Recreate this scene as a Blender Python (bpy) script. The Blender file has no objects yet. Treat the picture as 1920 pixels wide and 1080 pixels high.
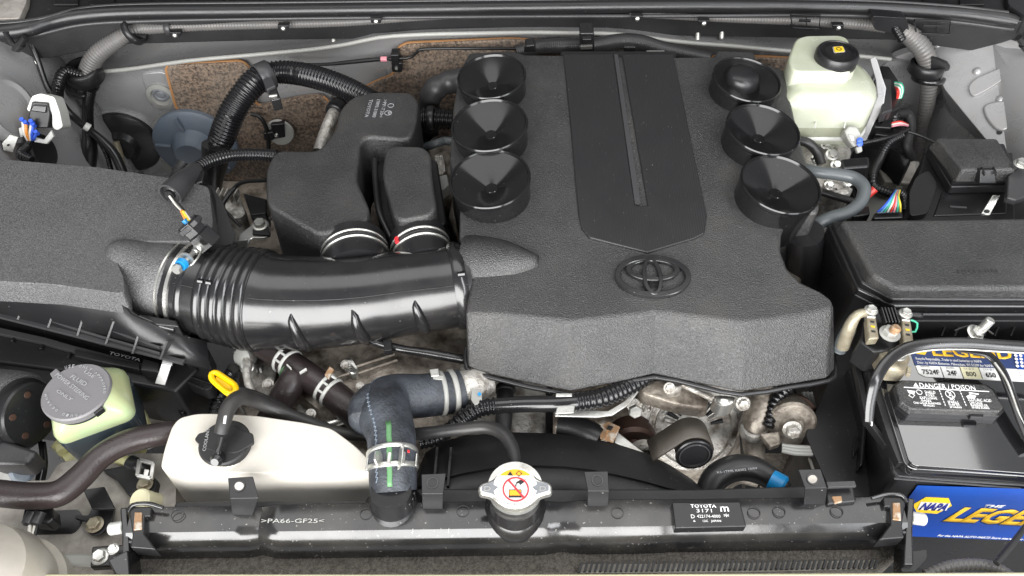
import bpy, bmesh, math, random
from mathutils import Vector as V, Matrix, noise
random.seed(7)
S = bpy.context.scene
COL = S.collection
# ------------------------------------------------------------------ camera
F = 1480.0
PITCH = math.radians(50)
CAM = V((0, -0.332, 0.753))
FW = V((0, math.cos(PITCH), -math.sin(PITCH)))
UP = V((0, math.sin(PITCH), math.cos(PITCH)))
cd = bpy.data.cameras.new('camera'); cam = bpy.data.objects.new('camera', cd); COL.objects.link(cam)
cam.location = CAM; cam.rotation_euler = (math.radians(90) - PITCH, 0, 0)
cd.sensor_width = 36; cd.lens = 36 * F / 1920; cd.clip_start = 0.02; cd.clip_end = 60
S.camera = cam
# ------------------------------------------------------------------ light: soft workshop light from the front, over the camera
w = bpy.data.worlds.new('World'); S.world = w; w.use_nodes = True
bg = w.node_tree.nodes['Background']; bg.inputs[0].default_value = (0.95, 0.97, 1.0, 1); bg.inputs[1].default_value = 0.34
def area(name, loc, target, sx, sy, power, col=(1, 1, 1)):
    l = bpy.data.lights.new(name, 'AREA'); l.shape = 'RECTANGLE'; l.size = sx; l.size_y = sy; l.energy = power; l.color = col
    o = bpy.data.objects.new(name, l); COL.objects.link(o); o.location = loc
    o.rotation_euler = (V(target) - V(loc)).to_track_quat('-Z', 'Y').to_euler(); return o
area('front_light', (-0.55, -2.3, 0.85), (0, 0.3, 0.1), 3.4, 2.1, 285, (1, 0.995, 0.985))
area('front_light', (2.0, -2.0, 0.9), (0, 0.3, 0.1), 1.2, 1.7, 40, (0.97, 0.985, 1))  # unseen weaker lamp, added so the cover's facets light unevenly
area('ceiling_light', (0, 1.2, 2.7), (0, 0.9, 0), 4.4, 2.6, 80, (1, 0.99, 0.975))
area('ceiling_light', (1.3, -0.7, 1.7), (0.1, 0.4, 0), 0.5, 1.5, 25, (0.97, 0.98, 1))
S.view_settings.view_transform = 'Standard'; S.view_settings.look = 'None'; S.view_settings.exposure = 0.0; S.view_settings.gamma = 1.0

# ------------------------------------------------------------------ placing helpers
def ray(u, v): return FW + V(((u - 960) / F, 0, 0)) - UP * ((v - 540) / F)
class Pl:
    def __init__(s, p, n): s.p = V(p); s.n = V(n).normalized()
def H(z, sy=0.0, sx=0.0): return Pl((0, 0, z), (-sx, -sy, 1))
def YP(y, s=0.0): return Pl((0, y, 0), (0, -1, s))
def W(u, v, h):
    """world point where the sight line of a photo pixel meets a plane of the place"""
    if isinstance(h, str):
        c = {'y': 1, 'x': 0}[h[0]]; val = float(h[1:]); d = ray(u, v); return CAM + d * ((val - CAM[c]) / d[c])
    if not isinstance(h, Pl): h = H(h)
    d = ray(u, v); return CAM + d * ((h.p - CAM).dot(h.n) / d.dot(h.n))
def mpp(p): return (p - CAM).dot(FW) / F        # metres per photo pixel at a point

# ------------------------------------------------------------------ materials
M = {}
def mat(name, col=(0.02,) * 3, rough=0.5, metal=0.0, grain=0, gs=0.0, gd=0.001, specks=0.0, speck_col=(0.45, 0.42, 0.38), col2=None, cs=20, cw=(0.4, 0.6),
        rvar=0.0, sss=0.0, trans=0.0, coat=0.0, big=0.0, bigs=25, spec=0.5, lines=0.0, ls=900, laxis='X', dust=0.0, spt=0.735, sps=420, coat_ior=1.5):
    m = bpy.data.materials.new(name); m.use_nodes = True; nt = m.node_tree; N = nt.nodes; L = nt.links
    b = N['Principled BSDF']; b.inputs['Base Color'].default_value = (*col, 1); b.inputs['Roughness'].default_value = rough
    b.inputs['Metallic'].default_value = metal; b.inputs['Specular IOR Level'].default_value = spec
    if sss: b.inputs['Subsurface Weight'].default_value = sss; b.inputs['Subsurface Radius'].default_value = (0.012, 0.012, 0.008); b.inputs['Subsurface Scale'].default_value = 0.6
    if trans: b.inputs['Transmission Weight'].default_value = trans
    if coat: b.inputs['Coat Weight'].default_value = coat; b.inputs['Coat Roughness'].default_value = 0.08
    tc = N.new('ShaderNodeTexCoord')
    def nz(scale, detail=3, rgh=0.5):
        n = N.new('ShaderNodeTexNoise'); n.inputs['Scale'].default_value = scale; n.inputs['Detail'].default_value = detail
        n.inputs['Roughness'].default_value = rgh; L.new(tc.outputs['Object'], n.inputs['Vector']); return n
    def rng(src, a, bb, lo=0, hi=1):
        r = N.new('ShaderNodeMapRange'); r.inputs[1].default_value = a; r.inputs[2].default_value = bb; r.inputs[3].default_value = lo; r.inputs[4].default_value = hi
        L.new(src, r.inputs[0]); return r.outputs[0]
    cur = None
    def mix(fac, c2):
        nonlocal cur
        x = N.new('ShaderNodeMix'); x.data_type = 'RGBA'; L.new(fac, x.inputs[0])
        if cur is None: x.inputs[6].default_value = (*col, 1)
        else: L.new(cur, x.inputs[6])
        x.inputs[7].default_value = (*c2, 1); cur = x.outputs[2]
    if col2: mix(rng(nz(cs, 8, 0.65).outputs[0], cw[0], cw[1]), col2)
    if dust: mix(rng(nz(14, 6, 0.6).outputs[0], 0.42, 0.8, 0, dust), (0.33, 0.30, 0.26))
    if specks: mix(rng(nz(sps, 2, 0.5).outputs[0], spt, spt + 0.04, 0, specks), speck_col)
    if coat: b.inputs['Coat IOR'].default_value = coat_ior
    if cur: L.new(cur, b.inputs['Base Color'])
    if rvar: L.new(rng(nz(18, 5, 0.6).outputs[0], 0.3, 0.7, max(0.03, rough - rvar), min(1, rough + rvar)), b.inputs['Roughness'])
    h = None
    def bump(src, st, dist):
        nonlocal h
        bp = N.new('ShaderNodeBump'); bp.inputs['Strength'].default_value = st; bp.inputs['Distance'].default_value = dist
        L.new(src, bp.inputs['Height'])
        if h: L.new(h, bp.inputs['Normal'])
        h = bp.outputs[0]
    if big: bump(nz(bigs, 5, 0.6).outputs[0], big, 0.01)
    if grain: bump(nz(grain, 2, 0.6).outputs[0], gs, gd)
    if lines:
        wv = N.new('ShaderNodeTexWave'); wv.inputs['Scale'].default_value = ls; wv.bands_direction = laxis; L.new(tc.outputs['Object'], wv.inputs['Vector'])
        bump(wv.outputs['Fac'], lines, 0.0006)
    if h: L.new(h, b.inputs['Normal'])
    M[name] = m; return m
mat('grained_black_plastic', (0.009, 0.009, 0.0095), 0.42, col2=(0.017, 0.017, 0.018), cs=620, cw=(0.45, 0.6), dust=0.09, grain=690, gs=0.9, gd=0.0017, specks=0.8, spt=0.60, sps=400, speck_col=(0.05, 0.05, 0.052), rvar=0.06, spec=1.0)  # the grey specks put the grain's sparkle into the colour
mat('grained_grey_plastic', (0.028, 0.028, 0.03), 0.46, col2=(0.085, 0.084, 0.086), cs=640, cw=(0.42, 0.6), dust=0.06, grain=720, gs=0.9, gd=0.0016, specks=0.55, spt=0.58, sps=480, speck_col=(0.13, 0.13, 0.132), rvar=0.05, spec=1.0)  # sparkle of the grain painted in as paler specks
mat('satin_black_plastic', (0.013, 0.013, 0.014), 0.33, grain=300, gs=0.06, gd=0.001, specks=0.5, rvar=0.08, big=0.03)
mat('ribbed_black_plastic', (0.017, 0.017, 0.018), 0.33, lines=0.35, ls=105, specks=0.4, rvar=0.05)
mat('dull_black_plastic', (0.012, 0.012, 0.013), 0.5, grain=350, gs=0.15, specks=0.4, rvar=0.1)
mat('gloss_black_plastic', (0.01, 0.01, 0.011), 0.21, spec=0.75, dust=0.04, specks=0.5, rvar=0.05, big=0.02, bigs=18)
mat('tank_plastic', (0.011, 0.011, 0.012), 0.2, spec=0.8, specks=0.4, spt=0.69, sps=330, rvar=0.1, dust=0.12, big=0.03, bigs=14)
mat('mirror_black_plastic', (0.012, 0.012, 0.013), 0.04, specks=0.25, spt=0.74, coat=1.0, coat_ior=1.95, spec=1.0, big=0.006, bigs=8)
mat('grey_black_plastic', (0.04, 0.039, 0.041), 0.38, grain=500, gs=0.2, specks=0.3)
mat('rubber', (0.013, 0.013, 0.014), 0.42, grain=250, gs=0.15, rvar=0.1, dust=0.1)
mat('corrugated_black_plastic', (0.008, 0.008, 0.009), 0.22, rvar=0.08, specks=0.3)
mat('corrugated_grey_plastic', (0.12, 0.115, 0.112), 0.4, rvar=0.08, dust=0.25)
mat('grey_rubber', (0.085, 0.095, 0.1), 0.42, grain=200, gs=0.1, rvar=0.1)
mat('brown_black_rubber', (0.028, 0.02, 0.02), 0.34, grain=420, gs=0.35, gd=0.001, rvar=0.1)
mat('braided_rubber', (0.02, 0.023, 0.028), 0.5, grain=380, gs=0.5, gd=0.0015, col2=(0.055, 0.062, 0.075), cs=28, lines=0.08, ls=110, laxis='DIAGONAL')
mat('grey_car_paint', (0.40, 0.40, 0.405), 0.3, metal=0.35, rvar=0.1, dust=0.35, specks=0.6, speck_col=(0.5, 0.48, 0.44), big=0.05, bigs=9)
mat('pale_grey_paint', (0.34, 0.34, 0.32), 0.38, dust=0.3, specks=0.5)
mat('dusty_grey_paint', (0.40, 0.375, 0.34), 0.5, metal=0.2, col2=(0.13, 0.11, 0.09), cs=30, cw=(0.42, 0.8), specks=0.5, speck_col=(0.1, 0.085, 0.07), rvar=0.12, grain=220, gs=0.25)
mat('fibre_insulation', (0.27, 0.195, 0.14), 0.85, dust=0.35, col2=(0.045, 0.034, 0.028), cs=230, cw=(0.40, 0.62), grain=420, gs=0.9, gd=0.003, big=0.3, bigs=16, specks=0.6, speck_col=(0.5, 0.38, 0.26))
mat('rusty_edge', (0.4, 0.2, 0.08), 0.8, grain=200, gs=0.5)
mat('cast_aluminium', (0.56, 0.54, 0.5), 0.46, metal=0.5, col2=(0.15, 0.125, 0.10), cs=55, cw=(0.42, 0.68), grain=260, gs=0.6, gd=0.002, big=0.4, bigs=45, rvar=0.1)
mat('brown_cast_aluminium', (0.36, 0.32, 0.27), 0.42, metal=0.4, col2=(0.09, 0.07, 0.055), cs=48, cw=(0.38, 0.66), grain=200, gs=0.6, big=0.3, bigs=30, rvar=0.12, specks=0.8, speck_col=(0.5, 0.45, 0.4))
mat('zinc', (0.62, 0.62, 0.59), 0.34, metal=0.85, rvar=0.12, col2=(0.36, 0.34, 0.3), cs=45, cw=(0.5, 0.75), grain=300, gs=0.1)
mat('bright_metal', (0.72, 0.71, 0.67), 0.28, metal=0.9, rvar=0.08)
mat('brass_metal', (0.34, 0.31, 0.23), 0.42, metal=0.4, col2=(0.25, 0.21, 0.15), cs=60, rvar=0.1, grain=240, gs=0.3)
mat('rusty_metal', (0.33, 0.2, 0.11), 0.6, metal=0.4, col2=(0.5, 0.45, 0.38), cs=90, cw=(0.5, 0.6), grain=200, gs=0.5)
mat('brown_rust', (0.07, 0.038, 0.028), 0.5, metal=0.3, rvar=0.1)
mat('belt_brown', (0.045, 0.038, 0.03), 0.55, grain=400, gs=0.3, specks=0.4)
mat('cap_grey_plastic', (0.15, 0.145, 0.15), 0.45, grain=500, gs=0.2, specks=0.3)
mat('foam', (0.19, 0.172, 0.15), 0.95, grain=520, gs=1.0, gd=0.004, big=0.5, bigs=60, col2=(0.10, 0.09, 0.078), cs=300)
mat('milky_plastic', (0.44, 0.47, 0.35), 0.25, sss=0.3, rvar=0.06, col2=(0.50, 0.52, 0.43), cs=9, coat=0.2)
mat('milky_plastic_fluid', (0.30, 0.31, 0.23), 0.3, sss=0.3, rvar=0.06, coat=0.2)
mat('white_tank_plastic', (0.56, 0.53, 0.475), 0.36, sss=0.25, grain=300, gs=0.04, big=0.03, bigs=6)
mat('bottle_plastic', (0.45, 0.42, 0.37), 0.32, sss=0.2, col2=(0.36, 0.33, 0.29), cs=7)
mat('yellow_milky_plastic', (0.48, 0.50, 0.27), 0.2, sss=0.35, coat=0.3, col2=(0.38, 0.47, 0.27), cs=14)
mat('yellow_flange_plastic', (0.66, 0.63, 0.33), 0.32, sss=0.3)
mat('dark_fluid', (0.035, 0.05, 0.062), 0.2, coat=0.3, big=0.03)
mat('white_plastic', (0.58, 0.58, 0.55), 0.35, sss=0.1)
mat('white_print', (0.75, 0.75, 0.74), 0.6)
mat('grey_print', (0.32, 0.32, 0.33), 0.5)
mat('black_print', (0.015, 0.015, 0.016), 0.5)
mat('blue_print', (0.01, 0.02, 0.22), 0.5)
mat('blue_label', (0.005, 0.05, 0.27), 0.22, big=0.03, bigs=35, col2=(0.005, 0.04, 0.24), cs=6)
mat('navy_label', (0.015, 0.035, 0.13), 0.3)
mat('yellow_print', (0.85, 0.56, 0.02), 0.35)
mat('gold_print', (0.72, 0.42, 0.02), 0.35)
mat('orange_print', (0.9, 0.38, 0.01), 0.4)
mat('red_print', (0.62, 0.03, 0.04), 0.4)
mat('white_label', (0.8, 0.8, 0.78), 0.35)
mat('cream_label', (0.78, 0.74, 0.5), 0.35)
mat('yellow_plastic', (0.72, 0.45, 0.0), 0.3, grain=200, gs=0.05)
mat('green_paint', (0.08, 0.2, 0.085), 0.5, grain=200, gs=0.2)
mat('cyan_plastic', (0.01, 0.22, 0.5), 0.3)
mat('grommet_blue', (0.12, 0.15, 0.19), 0.5, rvar=0.08, grain=200, gs=0.1, dust=0.25)
mat('grommet_grey', (0.2, 0.21, 0.225), 0.5)
for n_, c_ in dict(wire_white=(.7, .68, .62), wire_blue=(.03, .1, .6), wire_orange=(.75, .28, .05), wire_green=(.05, .4, .25), wire_red=(.65, .05, .04), wire_yellow=(.8, .6, .05), wire_pink=(.75, .3, .35), wire_sky=(.12, .35, .6)).items(): mat(n_, c_, 0.4)
mat('black_wire', (0.01, 0.01, 0.01), 0.3)

# ------------------------------------------------------------------ object helpers
def thing(name, label, cat, group=None):
    o = bpy.data.objects.new(name, None); o.empty_display_size = 0.02; COL.objects.link(o)
    o['label'] = label; o['category'] = cat
    if group: o['group'] = group
    return o
def tag(o, label, cat, group=None):
    o['label'] = label; o['category'] = cat
    if group: o['group'] = group
    return o
def struct(o): o['kind'] = 'structure'; return o
def stuff(o): o['kind'] = 'stuff'; return o
def mk(name, vs, fs, m, parent=None, bevel=0, seg=3, smooth=True, angle=35, sub=0):
    me = bpy.data.meshes.new(name); me.from_pydata([tuple(v) for v in vs], [], fs); me.validate()
    bm = bmesh.new(); bm.from_mesh(me); bmesh.ops.recalc_face_normals(bm, faces=bm.faces); bm.to_mesh(me); bm.free()
    me.materials.append(M[m])
    if smooth:
        for p in me.polygons: p.use_smooth = True
        me.set_sharp_from_angle(angle=math.radians(angle))
    o = bpy.data.objects.new(name, me); COL.objects.link(o); o.parent = parent
    if bevel:
        b = o.modifiers.new('bevel', 'BEVEL'); b.width = bevel; b.segments = seg; b.limit_method = 'ANGLE'; b.angle_limit = math.radians(28); b.harden_normals = True
        b.use_clamp_overlap = True
    if sub:
        s = o.modifiers.new('sub', 'SUBSURF'); s.levels = sub; s.render_levels = sub
    return o
def loft(name, loops, m, parent=None, caps=(1, 1), **k):
    n = len(loops[0]); vs = [p for lp in loops for p in lp]; fs = []
    for i in range(len(loops) - 1):
        for j in range(n): a = i * n + j; b = i * n + (j + 1) % n; fs.append((a, b, b + n, a + n))
    if caps[0]: fs.append(tuple(range(n)))
    if caps[1]: fs.append(tuple((len(loops) - 1) * n + j for j in range(n)))
    return mk(name, vs, fs, m, parent, **k)
def grid(name, rows, m, parent=None, thick=0.002, **k):
    n = len(rows[0]); vs = [p for r in rows for p in r]
    fs = [(i * n + j, i * n + j + 1, (i + 1) * n + j + 1, (i + 1) * n + j) for i in range(len(rows) - 1) for j in range(n - 1)]
    o = mk(name, vs, fs, m, parent, **k)
    if thick: s = o.modifiers.new('solid', 'SOLIDIFY'); s.thickness = thick; s.offset = 0
    return o
def round_poly(pts, r, n=4):
    """round the corners of a 2D pixel outline"""
    out = []
    for i, p in enumerate(pts):
        a = V(pts[i - 1][:2]); b = V(p[:2]); c = V(pts[(i + 1) % len(pts)][:2])
        rr = p[2] if len(p) > 2 else r
        d1 = a - b; d2 = c - b; q = min(rr, d1.length * 0.48, d2.length * 0.48)
        if q < 0.5: out.append(tuple(b)); continue
        p1 = b + d1.normalized() * q; p2 = b + d2.normalized() * q
        for k in range(n + 1): t = k / n; out.append(tuple(p1 * (1 - t) ** 2 + b * 2 * t * (1 - t) + p2 * t * t))
    return out
def prism(name, pts, pl, h, m, parent=None, bevel=0, flare=1.0, rnd=0, rise=0, **k):
    """a solid: its top outline from pixels on plane pl, extruded h metres against the plane's normal"""
    if not isinstance(pl, Pl): pl = H(pl)
    if rnd: pts = round_poly(pts, rnd)
    top = [W(p[0], p[1], pl) + pl.n * rise for p in pts]; c = sum(top, V()) / len(top)
    bot = [c + (p - c) * flare - pl.n * h for p in top]
    return loft(name, [top, bot], m, parent, bevel=bevel, **k)
def catmull(pts, step):
    P = [pts[0] * 2 - pts[1]] + pts + [pts[-1] * 2 - pts[-2]]; out = []
    for i in range(1, len(P) - 2):
        p0, p1, p2, p3 = P[i - 1:i + 3]; L = (V(p2[:3]) - V(p1[:3])).length; n = max(2, int(L / step))
        for k in range(n):
            t = k / n; out.append(0.5 * ((2 * p1) + (p2 - p0) * t + (2 * p0 - 5 * p1 + 4 * p2 - p3) * t * t + (3 * p1 - p0 - 3 * p2 + p3) * t ** 3))
    out.append(P[-2]); return out
def frames(path):
    T = [(path[min(i + 1, len(path) - 1)] - path[max(i - 1, 0)]).normalized() for i in range(len(path))]
    up = V((0, 0, 1)) if abs(T[0].z) < 0.9 else V((0, 1, 0)); n = T[0].cross(up).normalized(); out = []
    for t in T: n = (n - t * n.dot(t)).normalized(); out.append((n, t.cross(n)))
    return out
def path_of(pts, step=0.004, world=False):
    raw = []
    for p in pts:
        if world: raw.append(V((*p[0], p[1])))
        else: q = W(p[0], p[1], p[2]); raw.append(V((q.x, q.y, q.z, p[3] * mpp(q))))
    c = catmull(raw, step); return [V(q[:3]) for q in c], [q[3] for q in c]
def tube(name, pts, m, parent=None, rib=None, n=18, step=0.004, world=False, hollow=False, flat=1.0, prof=None, closed=False):
    """hose through pixel points (u, v, height, radius in pixels); rib = (pitch m, depth fraction)"""
    if rib: step = min(step, rib[0] / 6)
    path, rad = path_of(pts, step, world)
    if rib or closed:   # resample evenly
        L = [0]
        for i in range(1, len(path)): L.append(L[-1] + (path[i] - path[i - 1]).length)
        st = rib[0] / 6 if rib else step; N = max(4, int(L[-1] / st)); np_, nr = [], []; j = 0
        for i in range(N + 1):
            s = L[-1] * i / N
            while j < len(L) - 2 and L[j + 1] < s: j += 1
            t = (s - L[j]) / max(1e-9, L[j + 1] - L[j]); np_.append(path[j].lerp(path[j + 1], t)); nr.append(rad[j] * (1 - t) + rad[j + 1] * t)
        path, rad = np_, nr
    fr = frames(path); loops = []; prof_r = [1, 1.0, 0.93, 0, 0, 0.93]
    for i, (p, r) in enumerate(zip(path, rad)):
        if rib: q = (1, 1, 0.5, 0, 0, 0.5)[i % 6]; r = r * (1 - rib[1] * (1 - q))
        if prof: r = r * prof(i / (len(path) - 1))
        a, b = fr[i]; loops.append([p + (a * math.cos(2 * math.pi * k / n) + b * math.sin(2 * math.pi * k / n) * flat) * r for k in range(n)])
    if hollow:
        a, b = fr[-1]; p = path[-1]; r = rad[-1] * 0.8
        ins = [[q + (p - q) * 0.18 for q in loops[-1]]]; d = (path[-1] - path[-3]).normalized() * 0.02
        ins.append([q - d for q in ins[0]]); loops = loops + ins
    o = loft(name, loops, m, parent, angle=60 if not rib else 50); o_path[o.name] = (path, rad); return o
o_path = {}
def band(name, hose, t0, t1, extra, m, parent=None, n=28, twist=0):
    path, rad = o_path[hose.name]; N = len(path) - 1; i0 = t0 * N; i1 = t1 * N
    def at(x): i = int(min(N - 1, max(0, x))); t = x - i; return path[i].lerp(path[i + 1], t), rad[i]
    (a, r0), (b, r1) = at(i0), at(i1); r = max(r0, r1); ax = (b - a); 
    return ring(name, a, ax, r + extra, m, parent, thick=extra * 1.3, n=n)
def ring(name, a, ax, R, m, parent=None, thick=0.0015, n=28):
    q = ax.to_track_quat('Z', 'Y'); L = ax.length; loops = []; e = min(thick * 0.4, L * 0.2)
    for rr, h in ((R - thick, 0), (R - e, 0), (R, e), (R, L - e), (R - e, L), (R - thick, L)):
        loops.append([a + q @ V((rr * math.cos(2 * math.pi * k / n), rr * math.sin(2 * math.pi * k / n), h)) for k in range(n)])
    return loft(name, loops + [loops[0]], m, parent, caps=(0, 0), angle=50)
def lathe(name, o, axis, prof, m, parent=None, n=40, caps=(1, 1), angle=32, sx=1, sy=1, rot=0, wob=None):
    q = V(axis).to_track_quat('Z', 'Y'); loops = []
    for r, h in prof:
        lp = []
        for k in range(n):
            a = 2 * math.pi * k / n + rot; rr = r * (wob(k / n, r, h) if wob else 1)
            lp.append(o + q @ V((rr * sx * math.cos(a), rr * sy * math.sin(a), h)))
        loops.append(lp)
    return loft(name, loops, m, parent, caps=caps, angle=angle)
def box(name, c, size, m, parent=None, rot=(0, 0, 0), bevel=0.001, taper=1.0):
    from mathutils import Euler
    q = Euler([math.radians(a) for a in rot]).to_matrix(); sx, sy, sz = [s / 2 for s in size]
    top = [V(c) + q @ V((x * sx * taper, y * sy * taper, sz)) for x, y in ((-1, -1), (1, -1), (1, 1), (-1, 1))]
    bot = [V(c) + q @ V((x * sx, y * sy, -sz)) for x, y in ((-1, -1), (1, -1), (1, 1), (-1, 1))]
    return loft(name, [bot, top], m, parent, bevel=bevel, seg=2)
def bolt(u, v, h, r, m='zinc', parent=None, axis=(0, 0, 1), washer=True, name='bolt', hh=0.75):
    p = W(u, v, h); r = r * mpp(p); ax = V(axis).normalized()
    if washer: lathe('washer', p, ax, [(r * 1.35, 0), (r * 1.38, r * 0.12), (r * 1.2, r * 0.22), (r * 0.9, r * 0.24)], m, parent, n=24)
    return lathe(name, p + ax * r * 0.2, ax, [(r, 0), (r, r * hh * .85), (r * 0.86, r * hh), (r * 0.5, r * hh * 0.97)], m, parent, n=6, angle=20, rot=random.random())
def text(name, s, a, b, pl, m, parent, hpx=None, extrude=0.0002, shear=0, bold=0, rise=0.0003):
    """text from pixel a (left end of the baseline) to pixel b (its right end) on plane pl; hpx = cap height in pixels"""
    if not isinstance(pl, Pl): pl = H(pl)
    A = W(*a, pl) + pl.n * rise; B = W(*b, pl) + pl.n * rise; X = (B - A); wd = X.length; X = X / wd; Y = pl.n.cross(X)
    cu = bpy.data.curves.new(name, 'FONT'); cu.body = s; cu.size = 1; cu.extrude = 0; cu.offset = bold; cu.resolution_u = 2; cu.shear = shear
    t = bpy.data.objects.new(name, cu); COL.objects.link(t); dg = bpy.context.evaluated_depsgraph_get()
    me = bpy.data.meshes.new_from_object(t.evaluated_get(dg)); bpy.data.objects.remove(t)
    xs = [v.co.x for v in me.vertices] or [0]; ys = [v.co.y for v in me.vertices] or [0]
    x0, x1 = min(xs), max(xs); k = wd / max(1e-6, x1 - x0)
    if hpx:
        q = W(a[0], a[1], pl); px_dir = W(a[0] + (b[1] - a[1]) / max(1, math.dist(a, b)), a[1] - (b[0] - a[0]) / max(1, math.dist(a, b)), pl) - q
        ky = hpx * px_dir.length / 0.7
    else: ky = k
    bm = bmesh.new(); bm.from_mesh(me)
    for v in bm.verts: v.co = A + X * ((v.co.x - x0) * k) + Y * (v.co.y * ky)
    r = bmesh.ops.extrude_face_region(bm, geom=bm.faces[:])
    for v in [g for g in r['geom'] if isinstance(g, bmesh.types.BMVert)]: v.co += pl.n * extrude
    bmesh.ops.recalc_face_normals(bm, faces=bm.faces)
    m2 = bpy.data.meshes.new(name); bm.to_mesh(m2); bm.free(); m2.materials.append(M[m])
    o = bpy.data.objects.new(name, m2); COL.objects.link(o); o.parent = parent; return o
def decal(name, pts, pl, m, parent, rise=0.0003, h=0.0003, rnd=0):
    if not isinstance(pl, Pl): pl = H(pl)
    return prism(name, pts, pl, h, m, parent, rnd=rnd, rise=rise + h)
def casting(name, pts, pl, h, m, parent=None, amp=0.004, scale=40, bevel=0.004, cuts=14, flare=1.08):
    """rough cast lump: prism whose faces are subdivided and pushed about"""
    if not isinstance(pl, Pl): pl = H(pl)
    pts = round_poly(pts, 12, 2)
    top = [W(p[0], p[1], pl) for p in pts]; c = sum(top, V()) / len(top)
    vs = [c.copy()]; fs = []; K = 9; n = len(top)
    for i in range(1, K + 1):
        for p in top: vs.append(c + (p - c) * i / K)
    for j in range(n): fs.append((0, 1 + j, 1 + (j + 1) % n))
    for i in range(K - 1):
        for j in range(n): a = 1 + i * n + j; b = 1 + i * n + (j + 1) % n; fs.append((a, b, b + n, a + n))
    base = 1 + (K - 1) * n
    for i in range(1, 5):
        for p in top: vs.append(c + (p - c) * (1 + (flare - 1) * i / 4) - pl.n * (h * i / 4))
        for j in range(n): a = base + (i - 1) * n + j; b = base + (i - 1) * n + (j + 1) % n; fs.append((a, b, b + n, a + n))
    out = []
    for i, p in enumerate(vs):
        d = noise.noise(p * scale) * amp + noise.noise(p * scale * 3.1) * amp * 0.5
        e = -0.5 * amp * (1 if 1 + (K - 1) * n <= i < 1 + K * n else 0)
        out.append(p + pl.n * (d + e) + V((noise.noise(p * scale + V((9, 0, 0))), noise.noise(p * scale + V((0, 9, 0))), 0)) * amp * 0.5)
    return mk(name, out, fs, m, parent, angle=50)
def interp(tab, x):
    for (a, b), (c, d) in zip(tab, tab[1:]):
        if x <= c: t = max(0, (x - a) / (c - a)); t = t * t * (3 - 2 * t) * 0.4 + t * 0.6; return b + (d - b) * t
    return tab[-1][1]

# =================================================================== THE SETTING
floor = struct(mk('ground', [(-3, -3, -.75), (3, -3, -.75), (3, 3, -.75), (-3, 3, -.75)], [(0, 1, 2, 3)], 'dull_black_plastic'))
vf = [(-300, 150), (190, 134), (400, 108), (560, 95), (640, 84), (700, 70), (800, 63), (1000, 60), (1150, 62), (1300, 80), (1500, 96), (1640, 106), (1700, 114), (2250, 130)]
rows = [[], [], [], [], [], [], []]
for u in range(-300, 2260, 40):
    f = interp(vf, u)
    for r, (dv, y) in zip(rows, ((-150, .93), (-45, .88), (-10, .815), (0, .79), (8, .803), (24, .803))): r.append(W(u, f + dv, 'y%f' % y))
    q = W(u, f + 24, 'y.803'); rows[6].append(V((q.x, q.y, -.55)))
firewall = struct(grid('firewall', rows, 'grey_car_paint', thick=0.003, angle=60))
fl = tube('flange', [(u, interp(vf, u) + 1, 'y.787', 4.2) for u in range(170, 1730, 60)], 'pale_grey_paint', firewall, n=8, step=.02)  # paler than the firewall's paint: dust and ledge highlight put into its colour
# pressed relief of the firewall behind the reservoirs
lathe('pressed_ring', W(235, 268, 'y.80'), (0, -1, 0), [(.075, -.01), (.075, .004), (.062, .008), (.055, .004), (.05, 0)], 'grey_car_paint', firewall, n=48)
lathe('pressed_ring', W(368, 280, 'y.80'), (0, -1, 0), [(.085, -.01), (.085, .004), (.072, .008), (.068, .004), (.06, 0)], 'pale_grey_paint', firewall, n=48)
prism('pressed_panel', [(262, 138), (312, 134), (340, 210), (285, 205)], YP(.799), .006, 'grey_car_paint', firewall, bevel=.003, rnd=14)
lathe('rubber_plug', W(302, 176, 'y.797'), (0, -1, 0), [(.014, -.003), (.014, .003), (.010, .005), (.007, .002), (.004, .004)], 'grommet_grey', firewall, n=24)
lathe('pressed_ring', W(302, 180, 'y.797'), (0, -1, 0), [(.024, -.003), (.024, .002), (.017, .004), (.015, .0)], 'pale_grey_paint', firewall, n=32)
lathe('pressed_ring', W(1700, 150, 'y.80'), (0, -1, 0), [(.06, -.01), (.06, .004), (.045, .006), (.035, .002)], 'grey_car_paint', firewall, n=40)
for u, v in ((628, 58), (1305, 50), (1350, 46)):
    p = W(u, v + 18, 'y.82'); lathe('stud', p + V((0, 0, .014)), (0, -.75, -.65), [(.009, -.004), (.0085, 0), (.0045, .001), (.0042, .019), (.003, .021)], 'zinc', firewall, n=14)
# inner wings
def wing(side):
    r = []
    U = (lambda u: u) if side < 0 else (lambda u: 1920 - u)
    cols = ((30, 35, '%f' % .84), (0, 110, .80), (-60, 190, .70), (-160, 330, .5), (-260, 560, .3))
    return r
apl = [[V((-.90, y, .12)), V((-.80, y, .085 + .02 * math.sin(y * 14))), V((-.755, y, .03)), V((-.735, y, -.04 - .02 * math.sin(y * 9))), V((-.70, y, -.2)), V((-.68, y, -.55))] for y in (-.2, -.1, 0, .1, .2, .3, .4, .5, .55, .6, .65, .7, .75, .80)]
wl = struct(grid('inner_wing', apl, 'grey_car_paint', thick=0.003, angle=60))
apr = [[V((.92, y, .12)), V((.82, y, .075 + .02 * math.sin(y * 14))), V((.76, y, .045)), V((.745, y, -.03)), V((.72, y, -.2)), V((.70, y, -.55))] for y in (-.2, -.1, 0, .1, .2, .3, .4, .5, .55, .6, .65, .7, .75, .80)]
wr = struct(grid('inner_wing', apr, 'grey_car_paint', thick=0.003, angle=60))
for (u, v, r) in ((42, 178, 9), (32, 192, 6)): p = W(u, v, 'x-.74'); lathe('hole', p, (1, 0, .2), [(.011, -.002), (.010, .002), (.007, .001)], 'dull_black_plastic', wl, n=20)
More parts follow.
